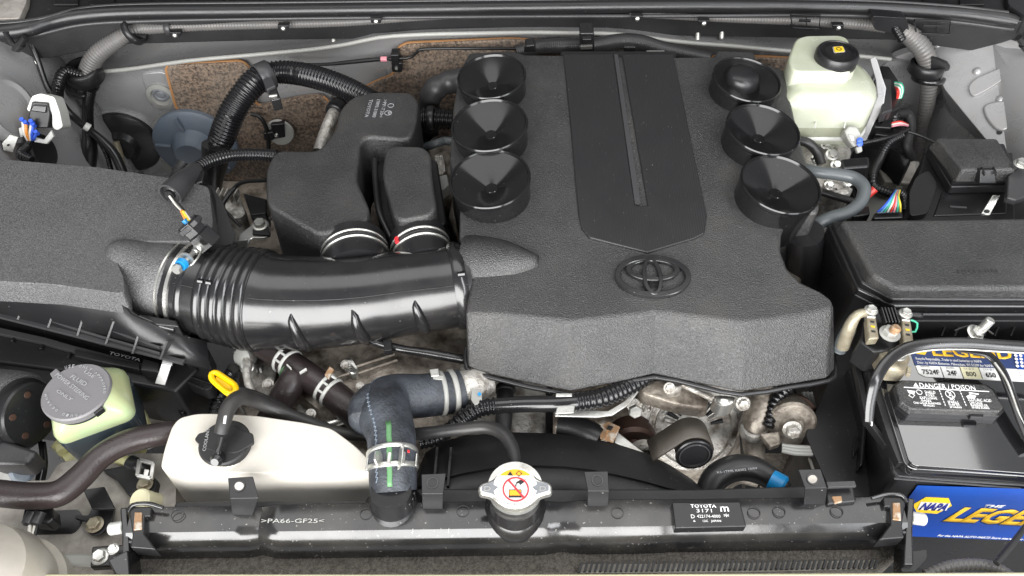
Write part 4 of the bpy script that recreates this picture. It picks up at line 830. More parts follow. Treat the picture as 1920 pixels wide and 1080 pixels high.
X = V((1, 0, 0)); X = (X - PN * X.dot(PN)).normalized(); Y = PN.cross(X); Y = Y if Y.z > 0 else -Y
bl = []
for a_ in range(-15, 128, 6): an = math.radians(a_); bl.append(c0 + (X * math.cos(an) + Y * math.sin(an)) * .0215)
e0 = bl[-1]; q = W(1225, 868, -.035); bl += [e0.lerp(q, .35), e0.lerp(q, .7), q]
grid('belt', [[p - PN * .034 for p in bl], [p - PN * .003 for p in bl]], 'belt_brown', t, thick=.003)
t = thing('lower_hose', 'thick black hose arching over at the right end of the fan shroud', 'hose')
tube('hose', [(1325, 935, -.06, 24), (1340, 898, -.05, 25), (1375, 878, -.045, 25), (1415, 880, -.045, 24), (1450, 900, -.045, 22), (1468, 920, -.045, 20)], 'rubber', t, n=26)
text('hose_print', 'K5-1TMR K0202 10/09', (1345, 888), (1420, 880), -.022, 'grey_print', t, hpx=4)
lathe('blue_cap', W(1455, 906, -.04), (.7, -.55, .1), [(.0125, -.006), (.0125, .008), (.010, .010)], 'cyan_plastic', t, n=24)
tube('inner_hose', [(1340, 940, -.1, 8), (1380, 900, -.1, 9), (1420, 905, -.1, 9)], BC, t)
t = thing('steering_pipe', 'dusty corrugated pipe with clamps dropping below the right cover corner', 'pipe')
tube('pipe', [(1430, 730, -.06, 24), (1425, 770, -.065, 24), (1415, 800, -.075, 24), (1415, 850, -.1, 19), (1430, 880, -.12, 15)], BC, t, n=24)
tube('conduit', [(1475, 728, -.045, 16), (1455, 750, -.05, 14), (1446, 775, -.055, 12), (1440, 800, -.06, 12)], CB, t, rib=(.0065, .16))
ring('clamp', W(1414, 800, -.07), V((0, -.003, -.012)), .0165, CA, t, thick=.004)
prism('bracket', [(1425, 812), (1462, 808), (1464, 832), (1445, 838)], -.055, .01, 'brown_cast_aluminium', t, bevel=.002)
t = thing('pulley_bolt', 'round dusty pulley face with a big hex bolt, left of the battery', 'pulley')
lathe('disc', W(1484, 795, -.06), (-.1, -.85, .5), [(.026, -.03), (.029, -.004), (.029, 0), (.026, .003), (.015, .004), (.012, .008)], BC, t, n=36)
lathe('back_disc', W(1482, 785, -.08), (-.1, -.85, .5), [(.032, -.004), (.032, 0)], 'brown_rust', t, n=36)
bolt(1485, 805, -.045, 13, CA, t, axis=(-.1, -.85, .5), hh=1.0)
t = thing('harness_sleeve', 'bundle of pale ribbed metal lines beside the pulley with the big bolt', 'pipe')
for i in range(3): tube('line', [(1466, 835 + i * 5, -.06, 4), (1490, 838 + i * 6, -.06, 4.5), (1530, 840 + i * 6, -.065, 4)], 'pale_grey_paint', t, n=8)
for i in range(3): tube('line', [(1506 + i * 7, 735, -.08, 4), (1516 + i * 6, 770, -.09, 4), (1520 + i * 3, 790, -.1, 4)], 'pale_grey_paint', t, n=8)
tube('line', [(1518, 860, -.07, 3), (1528, 890, -.06, 3)], ZN, t, n=8)
prism('dusty_floor', [(1435, 850), (1550, 850), (1560, 930), (1430, 930)], -.2, .02, BC, t)

# =================================================================== FAN SHROUD, RADIATOR
t = thing('fan_shroud', 'wide matte black plastic fan shroud curving up behind the radiator', 'fan shroud')
us = [778, 800, 830, 870, 915, 960, 1010, 1060, 1110, 1160, 1210, 1260, 1300, 1330]
r0 = [(778, 900), (800, 850), (830, 830), (870, 820), (915, 815), (960, 813), (1010, 814), (1060, 817), (1110, 824), (1160, 836), (1210, 852), (1255, 874), (1295, 900), (1320, 922)]
r1 = [(778, 915), (800, 905), (830, 896), (870, 886), (915, 878), (960, 873), (1010, 872), (1060, 874), (1110, 880), (1160, 890), (1210, 902), (1255, 915), (1295, 922), (1322, 926)]
rw = [[W(u, v, -.075) + V((0, .012, -.03)) for u, v in r0], [W(u, v, -.055) for u, v in r0], [W((a[0] + b[0]) / 2, a[1] * .5 + b[1] * .5, -.04) for a, b in zip(r0, r1)], [W(u, v, -.033) for u, v in r1], [W(u, v + 3, -.037) for u, v in r1], [W(u, 932, -.03) for u, v in r1]]
grid('shroud', rw, 'shroud_black' if 0 else 'dull_black_plastic', t, thick=.003, angle=30)
for u in (820, 846): strip('shroud_rib', [(u, 842), (u - 6, 915)], -.032, .003, .01, DB, t)
prism('top_flange', [(770, 916), (1300, 917), (1600, 908), (1602, 945), (1000, 955), (500, 962), (320, 962), (330, 940), (700, 938), (770, 930)], -.012, .01, DB, t, bevel=.002)
t = thing('radiator', 'black plastic topped radiator spanning the front with foam under its tank', 'radiator')
rad_ = t
A_ = W(246, 996, -.012); B_ = W(1690, 976, -.012); XD = (B_ - A_).normalized(); YD = V((0, 0, 1)).cross(XD)
pf = [(.024, -.03), (.024, .004), (.021, .009), (.006, .0115), (-.006, .010), (-.0125, .005), (-.0165, -.002), (-.019, -.010), (-.0195, -.024)]
loops = []; Lr = (B_ - A_).length
for i in range(0, 97):
    s = i / 96; u = 246 + 1444 * s; b = 0; k = 1
    b += .0022 * (1 / (1 + math.exp(-(u - 500) / 8))) * (1 / (1 + math.exp((u - 1250) / 8)))
    b -= .004 * math.exp(-((u - 488) / 14) ** 2) + .004 * math.exp(-((u - 1052) / 22) ** 2)
    if u > 1265: b += .001
    loops.append([A_ + XD * (Lr * s) + YD * (y + (b * 1.2 if y < 0 else 0) * -.6) + V((0, 0, z + (b if z > -.015 else 0))) for y, z in pf])
loft('tank', loops, 'tank_plastic', t, angle=30)
strip('tank_seam', [(246, 1027), (960, 1020), (1690, 1008)], -.031, .003, .003, 'rusty_edge', t)
fo = prism('foam_strip', [(242, 1029), (960, 1023), (1692, 1011), (1690, 1040), (1650, 1062), (1200, 1076), (242, 1082)], -.036, .05, 'foam', t, bevel=.003)
prism('fin_bar', [(1088, 1058), (1400, 1056), (1648, 1050), (1640, 1064), (1400, 1070), (1088, 1072)], -.032, .004, 'dusty_grey_paint', t)
fv, ff = [], []
for i in range(58):
    u = 1086 + i * 9.7; a = W(u + 5, 1056 - i * .09, -.031); w_ = V((.0013, 0, 0)); d = W(u, 1074 - i * .12, -.031) - a; n0 = len(fv); up = V((0, 0, .003 + .001 * (i % 3)))
    fv += [a - w_, a + w_, a + w_ + d, a - w_ + d, a - w_ + up, a + w_ + up, a + w_ + d + up, a - w_ + d + up]; ff += [tuple(n0 + q for q in f) for f in ((4, 5, 6, 7), (0, 4, 7, 3), (1, 2, 6, 5), (0, 1, 5, 4), (3, 7, 6, 2))]
stuff(mk('cooling_fins', fv, ff, 'dull_black_plastic', t))
mat('shroud_grey', (0.03, 0.03, 0.03), .5)
text('moulded_text', '>PA66-GF25<', (490, 981), (608, 981), Pl(W(550, 972, .0015), (0, -.22, 1)), 'zinc', t, hpx=8, rise=.0012)
for u, v in ((334, 967), (687, 965), (868, 960), (1157, 963), (1413, 962), (1568, 960), (240 + 1220, 960)):
    ringdecal('moulded_ring', u, v, 12, 10.8, -.0002, SB, t, rise=.0014, h=.0008, sq=.95)
lb = prism('label_block', [(1260, 941), (1388, 940), (1400, 987), (1266, 990)], .0065, .02, SB, t, bevel=.0015)
LB = H(.0065)
for s_, a, b, hh in (('TOYOTA', (1295, 952), (1343, 952), 6), ('3171', (1306, 961), (1335, 961), 6.5), ('422174-4000', (1307, 971), (1351, 971), 5.5), ('12C   JAPAN', (1318, 979), (1352, 979), 4), ('m', (1351, 959), (1367, 959), 14), ('D', (1296, 972), (1303, 972), 7), ('6', (1300, 979), (1304, 979), 4), ('*', (1358, 974), (1368, 974), 10)):
    text('printed_text', s_, a, b, LB, 'white_print', t, hpx=hh, rise=.0004, bold=.01 if s_ in ('m', 'TOYOTA') else 0)
# end brackets
def endb(u0, s, lab):
    k = thing('radiator_bracket', lab, 'bracket'); U = lambda d: u0 + s * d; dv = 0 if s > 0 else -18
    f = (lambda L: L) if s > 0 else (lambda L: L[::-1])
    prism('side_plate', f([(U(-2), 952 + dv), (U(12), 950 + dv), (U(16), 1000 + dv), (U(20), 1078 + dv), (U(0), 1078 + dv), (U(2), 1010 + dv)]), -.004, .03, GL, k, bevel=.002)
    prism('end_crimp', f([(U(14), 948 + dv), (U(58), 950 + dv), (U(56), 968 + dv), (U(46), 968 + dv), (U(44), 1000 + dv), (U(56), 1016 + dv), (U(66), 1030 + dv), (U(18), 1026 + dv), (U(22), 1004 + dv)]), .006, .02, SB, k, bevel=.0015)
    prism('window', f([(U(26), 960 + dv), (U(40), 960 + dv), (U(40), 992 + dv), (U(24), 994 + dv)]), .0075, .002, 'rusty_metal', k, bevel=.0008)
    tube('loop', [(U(14), 960 + dv, .006, 4), (U(22), 947 + dv, .008, 4), (U(50), 944 + dv, .008, 4), (U(80), 952 + dv, .006, 4)], GL, k, n=10)
    strip('crimp_lip', [(U(16), 1016 + dv), (U(40), 1016 + dv), (U(62), 1030 + dv)], .004, .002, .003, 'grey_black_plastic', k)
    p = W(U(-4), 990 + dv, -.01); lathe('peg', p, (s, 0, .3), [(.0065, -.008), (.0065, .004), (.005, .006)], 'white_plastic', k, n=20)
    return k
k = endb(226, 1, 'black moulded radiator end bracket on the left with two bolts')
prism('foot', [(172, 1024), (240, 1020), (252, 1060), (168, 1064)], -.02, .01, SB, k, bevel=.002)
bolt(188, 1044, -.02, 12, 'zinc', k); bolt(212, 1030, -.01, 8, 'bright_metal', k); prism('leg', [(200, 1050), (240, 1030), (244, 1085), (215, 1078)], .0, .03, GL, k, bevel=.002)
k = endb(1714, -1, 'black moulded radiator end bracket on the right by the battery label')
prism('foot', [(1700, 1035), (1738, 1030), (1738, 1048), (1715, 1072), (1690, 1072), (1690, 1050)], -.01, .02, SB, k, bevel=.003, rnd=4)
# four hold down brackets on the radiator top
def clipb(poly_top, fold, low, lab, hole):
    k = thing('tank_bracket', lab, 'bracket', None); zf = .02
    prism('tab', poly_top, H(zf, .15), .0022, SB, k, bevel=.0008)
    fy = W(*fold[0], zf); n_ = V((0, -1, .35)); pl = Pl(fy, n_); prism('strap', [fold[0], fold[1], low[1], low[0]], pl, .0022, SB, k, bevel=.0008)
    strip('foot', [low[0], low[1]], W(*low[0], pl).z, .006, .003, SB, k)
    decal('hole', [(hole[0] + 9 * math.cos(i * .52), hole[1] + 8 * math.sin(i * .52)) for i in range(12)], H(zf, .15), hole[2], k, rise=.0006)
    ringdecal('hole_rim', hole[0], hole[1], 10.5, 9, H(zf, .15), 'grey_black_plastic', k, rise=.0005, h=.0008)
clipb([(427, 896), (474, 893), (485, 934), (431, 935)], [(431, 935), (485, 934)], [(437, 978), (470, 977)], 'black folded bracket on the radiator in front of the white tank', (449, 912, 'white_tank_plastic'))
clipb([(790, 889), (836, 887), (831, 926), (791, 926)], [(791, 926), (831, 926)], [(792, 958), (830, 957)], 'black folded bracket on the radiator left of the metal cap', (811, 906, 'black_print'))
clipb([(1095, 884), (1140, 883), (1142, 921), (1102, 921)], [(1102, 921), (1142, 921)], [(1101, 970), (1140, 969)], 'black folded bracket on the radiator between the cap and the label block', (1120, 901, 'black_print'))
clipb([(1497, 880), (1539, 879), (1551, 915), (1510, 916)], [(1510, 916), (1551, 915)], [(1505, 966), (1546, 965)], 'black folded bracket near the right end of the radiator', (1523, 899, 'dusty_grey_paint'))
t = thing('rubber_mount', 'small black mount with a rusty insert beside the rightmost radiator bracket', 'mount')
prism('block', [(1548, 912), (1600, 910), (1606, 940), (1552, 946)], .004, .02, SB, t, bevel=.002); prism('insert', [(1560, 930), (1578, 929), (1580, 940), (1566, 943)], .006, .006, 'rusty_metal', t, bevel=.001); strip('rail', [(1550, 910), (1603, 908)], .012, .006, .004, 'grey_black_plastic', t)

# radiator cap
lathe('filler_neck', W(966, 945, .01), (0, 0, 1), [(.032, -.02), (.031, -.010), (.0265, -.004), (.025, .016)], GL, rad_, n=40)
cz = H(.042)
co = [(897, 912), (904, 905), (922, 900), (934, 889), (950, 879), (966, 876), (982, 879), (998, 888), (1010, 898), (1030, 904), (1035, 912), (1034, 924), (1012, 930), (1000, 941), (985, 950), (966, 953), (947, 950), (932, 941), (920, 930), (899, 926)]
t = prism('radiator_cap', co, cz, .009, 'bright_metal', rad_, bevel=.0035, seg=4, rnd=6, flare=1.03)
lathe('under_skirt', W(966, 914, .03), (0, 0, 1), [(.027, -.01), (.027, .002)], ZN, t, n=40)
prism('grey_field', [(903 + (u - 903) * .995, v) for u, v in [(903, 911), (925, 903), (950, 883), (966, 880), (982, 883), (1005, 902), (1029, 908), (1030, 920), (1008, 926), (985, 944), (966, 947), (947, 944), (924, 926), (903, 921)]], cz, .001, 'grommet_grey', t, rise=.0006, rnd=4)
def circ(cu, cv, r, sq=.87, a0=0, a1=360, n=36): return [(cu + r * math.cos(math.radians(a0 + (a1 - a0) * i / n)), cv - r * sq * math.sin(math.radians(a0 + (a1 - a0) * i / n))) for i in range(n + (a1 - a0 < 360))]
decal('white_label', [(926, 909), (935, 914), (926, 921)] + circ(966, 914, 41, .87, 192, 235, 8) + circ(966, 914, 41, .87, 305, 350, 8) + [(1005, 921), (997, 914), (1006, 909)] + circ(966, 914, 41, .87, 15, 165, 20), cz, 'white_label', t, rise=.0008)
decal('orange_band', circ(966, 914, 38, .87, 40, 140, 20), cz, 'orange_print', t, rise=.0011)
decal('warning_triangle', [(951, 893), (962, 893), (956.5, 885)], cz, 'black_print', t, rise=.0014)
ringdecal('manual_symbol', 973, 889.5, 6, 4.8, cz, 'black_print', t, rise=.0014, n=4)
decal('coolant_symbol', [(954, 919), (978, 919), (978, 934), (954, 934)], cz, 'black_print', t, rise=.0011); decal('coolant_symbol', [(955.5, 920.5), (976.5, 920.5), (976.5, 930), (955.5, 930)], cz, 'orange_print', t, rise=.0014)
decal('hand_symbol', [(966, 912), (968, 905), (975, 901), (982, 902), (986, 899), (982, 906), (975, 911), (973, 907), (969, 908), (968, 914)], cz, 'black_print', t, rise=.0011)
ringdecal('prohibition_ring', 967, 919, 25, 22, cz, 'red_print', t, rise=.0018, sq=1)
decal('prohibition_bar', [(952, 903), (955, 901), (983, 933), (980, 935)], cz, 'red_print', t, rise=.0018)
decal('pressure_label', [(954, 943.5), (981, 943.5), (981, 951), (954, 951)], cz, 'white_label', t, rise=.0008)
text('pressure_text', '108kPa', (956, 949), (979, 949), cz, 'grey_print', t, hpx=4, rise=.0014)
text('stamped_mark', 'D', (908, 921), (920, 921), cz, 'pale_grey_paint', t, hpx=9, rise=.001); text('stamped_mark', 'D', (1012, 921), (1024, 921), cz, 'pale_grey_paint', t, hpx=9, rise=.001)

# =================================================================== COOLANT TANK, OVERFLOW HOSE
t = thing('coolant_tank', 'white plastic coolant overflow tank with a black cap', 'coolant tank')
WT = H(.012)
prism('tank_body', [(300, 880), (308, 842), (322, 800), (336, 783), (370, 775), (405, 775), (480, 779), (570, 792), (622, 803), (665, 835), (700, 868), (702, 884), (640, 886), (500, 887), (330, 886)], WT, .085, 'white_tank_plastic', t, bevel=.013, seg=6, rnd=12, flare=1.0)
lathe('filler_neck', W(422, 836, .012), (0, 0, 1), [(.028, -.002), (.027, .006)], 'white_tank_plastic', t, n=36)
CPc = W(420, 828, .022)
lathe('cap', CPc, (0, 0, 1), [(.026, -.010), (.0265, -.002), (.025, 0), (.001, .0004)], DB, t, n=48, caps=(0, 1))
prism('cap_lugs', [(364, 824), (372, 812), (400, 806), (440, 798), (452, 806), (474, 812), (476, 830), (450, 846), (436, 850), (400, 846), (380, 838)], H(.0225), .004, DB, t, bevel=.001, rnd=4)
text('moulded_text', 'COOLANT', (386, 846), (394, 804), H(.0225), 'grey_print', t, hpx=6, rise=.0006)
tube('spout', [(408, 866, .024, 9), (407, 852, .03, 8), (412, 838, .032, 5), (416, 822, .033, 6)], GL, t, n=16)
lathe('spout_end', W(407, 862, .028), (-.05, -.7, .5), [(.006, -.008), (.0065, .002), (.004, .006)], GL, t, n=18)
t = thing('overflow_hose', 'black rubber overflow hose from the white tank cap to the silver radiator cap', 'hose')
tube('hose', [(415, 812, .035, 13), (420, 790, .042, 14), (430, 762, .045, 15), (450, 745, .04, 15), (478, 750, .02, 15), (520, 770, .0, 13), (580, 792, -.01, 12), (640, 812, -.01, 11.5), (720, 818, -.015, 11.5), (800, 812, .0, 12), (860, 805, .01, 12), (910, 801, .015, 12.5), (942, 812, .02, 13), (960, 838, .022, 12.5), (966, 866, .022, 12), (967, 888, .022, 12)], 'rubber', t, n=20)
prism('white_mark', [(420, 780), (425, 779), (423, 794), (418, 794)], .058, .0004, 'white_print', t)
tube('side_hose', [(440, 730, .0, 9), (480, 742, -.01, 9), (520, 760, -.02, 9), (560, 785, -.02, 9)], 'rubber', t)

# =================================================================== POWER STEERING TANK, LEFT FRONT
t = thing('steering_fluid_tank', 'yellow green translucent fluid tank with a grey lettered cap', 'fluid tank')
pc = W(143, 734, .03)
k_ = mpp(pc)
lathe('cap', pc, (0, 0, 1), [(62 * k_, -.008), (63 * k_, -.001), (60.5 * k_, .0012), (.001, .0014)], 'cap_grey_plastic', t, n=64, caps=(1, 1))
lathe('cap_skirt', pc, (0, 0, 1), [(60 * k_, -.012), (61.5 * k_, -.006)], SB, t, n=64)
CPP = H(.0305)
prism('cap_lug', [(93, 700), (105, 690), (114, 698), (100, 712)], H(.031), .008, 'cap_grey_plastic', t, bevel=.001)
prism('cap_lug', [(168, 768), (186, 757), (194, 764), (178, 776)], H(.028), .008, SB, t, bevel=.001)
def arc_text(s, cu, cv, r, a0, a1, pl, hpx):
    for i, ch in enumerate(s):
        if ch == ' ': continue
        an = math.radians(a0 + (a1 - a0) * i / max(1, len(s) - 1)); x = cu + r * math.sin(an); y = cv - r * .84 * math.cos(an); dx = hpx * .42
        text('moulded_text', ch, (x - dx * math.cos(an), y - dx * math.sin(an) * .84), (x + dx * math.cos(an), y + dx * math.sin(an) * .84), pl, 'grey_print', t, hpx=hpx, rise=.0018)
arc_text('USE ONLY APPROVED', 143, 734, 52, -20, 95, CPP, 5); arc_text('FLUID DEXRON', 143, 734, 54, 170, 260, CPP, 5)
for s_, a, b, hh in (('POWER STEERING', (163, 752), (104, 706), 8), ('FLUID', (160, 726), (132, 710), 8), ('USE', (176, 711), (158, 700), 6), ('ONLY', (134, 754), (106, 736), 6)):
    text('moulded_text', s_, b, a, CPP, 'grey_print', t, hpx=hh, rise=.0018)
def rbox(cx, cy, z, hw, hd, rr, rot):
    out = []; cr, sr = math.cos(rot), math.sin(rot)
    for qx, qy, a0 in ((1, 1, 0), (-1, 1, 90), (-1, -1, 180), (1, -1, 270)):
        for i in range(6): an = math.radians(a0 + i * 18); x = qx * (hw - rr) + rr * math.cos(an); y = qy * (hd - rr) + rr * math.sin(an); out.append(V((cx + x * cr - y * sr, cy + x * sr + y * cr, z)))
    return out
X0, Y0 = pc.x + .004, pc.y + .002
loft('tank_body', [rbox(X0, Y0, z, w_, d_, r_, .45) for z, w_, d_, r_ in ((-.03, .040, .034, .012), (-.012, .041, .035, .012), (.004, .041, .035, .012), (.012, .038, .033, .014), (.020, .034, .031, .02), (.028, .031, .03, .025))], 'yellow_milky_plastic', t, angle=50)
loft('fluid_level', [rbox(X0, Y0, z, w_, d_, r_, .45) for z, w_, d_, r_ in ((-.075, .034, .030, .012), (-.05, .040, .034, .012), (-.016, .0413, .0353, .012), (-.006, .0414, .0354, .012))], 'dark_fluid', t, angle=50)
prism('flange', [(105, 845), (92, 838), (110, 818), (125, 800), (240, 740), (262, 752), (278, 790), (262, 840), (190, 872), (130, 872)], -.06, .02, 'yellow_flange_plastic', t, bevel=.002, rnd=12)
prism('flange_lug', [(100, 832), (118, 828), (122, 838), (104, 848)], -.05, .02, 'yellow_flange_plastic', t, bevel=.002)
tube('outlet', [(205, 860, -.06, 11), (228, 862, -.055, 11), (246, 870, -.05, 11)], 'yellow_flange_plastic', t)
k = thing('hose_clamp', 'silver square spring clamp on the tank outlet, left of the white tank', 'clamp')
tube('hose', [(244, 868, -.05, 15), (262, 876, -.05, 15), (280, 884, -.06, 15)], SB, k)
for a, b in (((262, 862), (288, 870)), ((258, 892), (284, 898)), ((262, 862), (258, 892)), ((288, 870), (284, 898))): strip('frame', [a, b], -.028, .004, .004, ZN, k)
prism('tongue', [(270, 878), (280, 880), (277, 892), (268, 892)], -.026, .002, 'bright_metal', k, bevel=.001)
t = thing('coolant_hose', 'thick dark brown rubber hose crossing the lower left corner', 'hose')
tube('hose', [(-60, 918, .0, 24), (0, 925, .0, 25), (60, 930, .0, 25), (110, 925, .0, 25), (150, 895, .0, 24), (190, 855, .0, 23), (240, 828, -.005, 23), (300, 814, -.012, 22), (345, 806, -.02, 21)], BR, t, n=30)
# round black actuator on far left
t = thing('vacuum_pump', 'round black grained motor housing with a bolted end cap, far left', 'motor')
ax = V((1, -.25, .22)).normalized(); c0 = W(45, 775, -.02)
lathe('housing', c0, ax, [(.045, -.13), (.047, -.02), (.046, -.006), (.0435, -.002)], GG, t, n=56)
lathe('end_cap', c0, ax, [(.042, -.01), (.040, .0), (.036, .001), (.036, .010), (.034, .012), (.001, .012)], SB, t, n=56)
X = ax.cross(V((0, 0, 1))).normalized(); Y = ax.cross(X)
for k in range(5): an = k * 2 * math.pi / 5 + .4; lathe('screw', c0 + ax * .012 + (X * math.cos(an) + Y * math.sin(an)) * .024, ax, [(.004, 0), (.0038, .0012), (.001, .0014)], 'brown_rust', t, n=12)
prism('mount', [(-60, 800), (70, 845), (50, 870), (-60, 870)], -.02, .03, 'grey_black_plastic', t, bevel=.005)
t = thing('hex_fitting', 'blue grey hex pipe fitting below the black motor housing', 'fitting')
lathe('hex', W(15, 872, -.05), (.5, -.4, .5), [(.022, -.01), (.022, .012), (.018, .016)], 'bright_metal', t, n=6, angle=20); lathe('cap', W(42, 882, -.05), (.5, -.5, .6), [(.013, -.01), (.013, .006), (.009, .009)], 'grommet_blue', t, n=24)
tube('pipe', [(-30, 900, -.05, 10), (0, 895, -.05, 10)], CA, t)
t = thing('bay_wiring', 'thin black cables and rods behind the brown hose, lower left', 'cable')
for pts in ([(60, 830), (80, 812), (100, 795)], [(75, 825), (78, 860), (70, 900)], [(82, 830), (86, 870), (80, 905)]): tube('cable', [(u, v, -.06, 4) for u, v in pts], 'black_wire', t, n=8)
t = thing('support_bracket', 'black folded steel bracket with a rusty bolt on the radiator support', 'bracket')
prism('arm', [(155, 918), (195, 912), (216, 954), (172, 954)], -.03, .004, SB, t, bevel=.001); prism('foot', [(172, 952), (216, 954), (206, 985), (190, 1000), (172, 1004), (160, 994), (163, 978), (140, 972), (142, 966), (166, 966)], -.045, .004, SB, t, bevel=.001, rnd=5)
bolt(178, 984, -.043, 12, 'brass_metal', t)
t = thing('support_bracket', 'black plate with a rusty bolt between the clamp and the white tank', 'bracket')
prism('plate', [(190, 880), (258, 868), (295, 900), (290, 925), (240, 928), (215, 895)], -.045, .02, DB, t, bevel=.002); bolt(272, 908, -.043, 11, 'brass_metal', t)
k = thing('support_plug', 'round cream plastic plug on the radiator support by the white tank', 'plug')
lathe('plug', W(272, 940, -.045), (-.3, -.3, 1), [(.011, -.02), (.0125, .008), (.011, .010), (.001, .010)], 'cream_label', k, n=28)
t = thing('fan_connector', 'black two wire connector with cream wires on the lower left', 'connector')
prism('body', [(45, 952), (98, 950), (100, 972), (88, 982), (40, 975)], -.02, .02, SB, t, bevel=.002)
for u in (55, 70): lathe('wire_boot', W(u, 975, -.02), (-.1, -.6, -.1), [(.006, -.008), (.006, .004), (.004, .006)], 'grey_black_plastic', t, n=14)
tube('wire', [(56, 980, -.02, 3.5), (55, 1000, -.02, 3.5), (52, 1018, -.02, 3)], 'wire_yellow' if 0 else 'wire_white', t, n=8); tube('wire', [(66, 980, -.02, 3), (62, 1000, -.02, 3), (56, 1018, -.02, 3)], 'wire_white', t, n=8); tube('wire', [(72, 980, -.02, 3.2), (66, 1002, -.02, 3.2), (58, 1020, -.02, 3)], 'black_wire', t, n=8)
t = thing('washer_bottle', 'dirty translucent white washer bottle cut off by the lower left corner', 'bottle')
lathe('bottle', W(-30, 1100, -.0), (0, 0, 1), [(.06, -.15), (.062, -.03), (.056, -.026), (.058, .0), (.05, .03), (.03, .048), (.012, .052)], 'bottle_plastic', t, n=48)

# =================================================================== RIGHT SIDE: brake fluid tank
MP = 'milky_plastic'
t = thing('brake_fluid_tank', 'milky translucent brake fluid tank with a black cap and yellow square', 'fluid tank')
BT = H(.085)
body = [(1466, 186), (1472, 150), (1480, 130), (1500, 118), (1560, 116), (1610, 122), (1632, 142), (1645, 165), (1646, 186), (1634, 200), (1490, 200), (1472, 196)]
tp = [W(u, v, BT) for u, v in round_poly(body, 12)]; c = sum(tp, V()) / len(tp)
sc = lambda p, k, z, dy=0: V((c.x + (p.x - c.x) * k, c.y + (p.y - c.y) * k + dy, z))
loft('tank_body', [[sc(p, .82, .008) for p in tp], [sc(p, .98, .02) for p in tp], [sc(p, 1.0, .030) for p in tp], [sc(p, 1.0, .078) for p in tp], [sc(p, .985, .085) for p in tp], [sc(p, .93, .090) for p in tp], [sc(p, .72, .098) for p in tp]], MP, t, angle=60)
loft('weld_seam', [[sc(p, 1.03, .026) for p in tp], [sc(p, 1.035, .029) for p in tp], [sc(p, 1.0, .032) for p in tp]], 'white_plastic', t)
loft('fluid_zone', [[sc(p, 1.0, .0325) for p in tp], [sc(p, 1.004, .034) for p in tp], [sc(p, 1.004, .047) for p in tp], [sc(p, 1.0, .0485) for p in tp]], 'milky_plastic_fluid', t)
prism('upper_chamber', [(1492, 72), (1510, 66), (1575, 65), (1592, 72), (1596, 100), (1598, 135), (1488, 135), (1478, 110)], H(.115), .06, MP, t, bevel=.010, seg=5, rnd=12, flare=1.1)
loft('tank_foot', [[sc(p, k, z, (1 - k) * .03) for p in tp] for k, z in ((.5, -.02), (.62, -.008), (.9, .008), (.97, .02))], MP, t)
for u in (1540, 1595): strip('moulded_rib', [(u, 170), (u - 12, 240)], .06, .002, .001, 'white_plastic', t)
cp_ = W(1572, 96, .128); kk = mpp(cp_)
lathe('neck', cp_ + V((0, 0, -.02)), (0, 0, 1), [(.03, -.01), (.028, .01)], MP, t, n=36)
lathe('cap', cp_, (0, 0, 1), [(38 * kk, -.022), (39.5 * kk, -.018), (40 * kk, -.004), (37 * kk, 0), (34 * kk, .0005), (33 * kk, -.001), (.001, -.001)], SB, t, n=96, caps=(1, 1), wob=lambda a, r, h: 1 + (.025 * (1 if math.sin(a * 2 * math.pi * 22) > 0 else -1) if h < -.002 and r > .03 else 0))
for r_ in (31, 28, 25): ringdecal('cap_ring', 1572, 97, r_, r_ - 1.3, H(.127), GL, t, rise=.0006)
decal('yellow_square', [(1560, 89), (1580, 88), (1585, 99), (1563, 101)], H(.127), 'pale_grey_paint', t, rise=.001, rnd=3); decal('yellow_square', [(1562, 90), (1579, 89), (1583, 98), (1565, 100)], H(.127), 'yellow_print', t, rise=.0016, rnd=2); ringdecal('cap_symbol', 1572, 94.5, 5, 4, H(.127), 'black_print', t, rise=.0022)
for i in (0, 1): prism('strap', [(1527 + i * 33, 250), (1539 + i * 33, 250), (1532 + i * 33, 278), (1521 + i * 33, 278)], Pl(W(1540, 260, .01), (0, -1, .6)), .004, 'white_plastic', t, bevel=.001)
t = thing('brake_actuator', 'weathered silver cast brake cylinder below the milky tank', 'brake cylinder')
casting('body', [(1495, 262), (1560, 250), (1600, 268), (1592, 310), (1580, 345), (1510, 350), (1490, 300)], .0, .06, BM if 0 else CA, t, amp=.007, scale=70)
casting('body', [(1540, 335), (1600, 335), (1602, 352), (1590, 362), (1545, 358)], .0, .06, CA, t, amp=.006, scale=80)
for u, v, r in ((1548, 270, 8), (1560, 290, 9), (1530, 300, 8), (1568, 310, 8), (1590, 340, 7), (1555, 347, 7)): bolt(u, v, .012, r, 'bright_metal' if r < 9 else ZN, t, axis=(0, -.5, 1))
for u, v in ((1567, 355), (1597, 350)): tube('brake_pipe', [(u, v, .0, 3), (u + 10, v + 24, -.03, 3), (u + 14, v + 44, -.05, 3)], 'black_wire', t, n=8)
prism('silver_cylinder', [(1576, 297), (1630, 292), (1632, 312), (1580, 316)], .02, .03, SB, t, bevel=.004)
t = thing('mount_strap', 'dull grey steel strap curving down right of the milky tank', 'bracket')
for pts in ([(1631, 110), (1640, 106), (1645, 112), (1655, 145), (1662, 165), (1657, 200), (1640, 230), (1622, 270), (1612, 262), (1630, 220), (1645, 180), (1642, 150), (1634, 122)],):
    prism('strap', pts, Pl(W(1640, 180, .03), (-.35, -1, .9)), .005, 'grey_car_paint', t, bevel=.0015)
t = thing('control_unit', 'black module with a fan of red green and white wires right of the tank', 'connector')
prism('case', [(1650, 122), (1668, 124), (1692, 160), (1690, 200), (1662, 214), (1658, 160)], .02, .05, SB, t, bevel=.003)
prism('side', [(1655, 145), (1672, 148), (1674, 206), (1654, 212)], .024, .02, 'grey_black_plastic', t, bevel=.003)
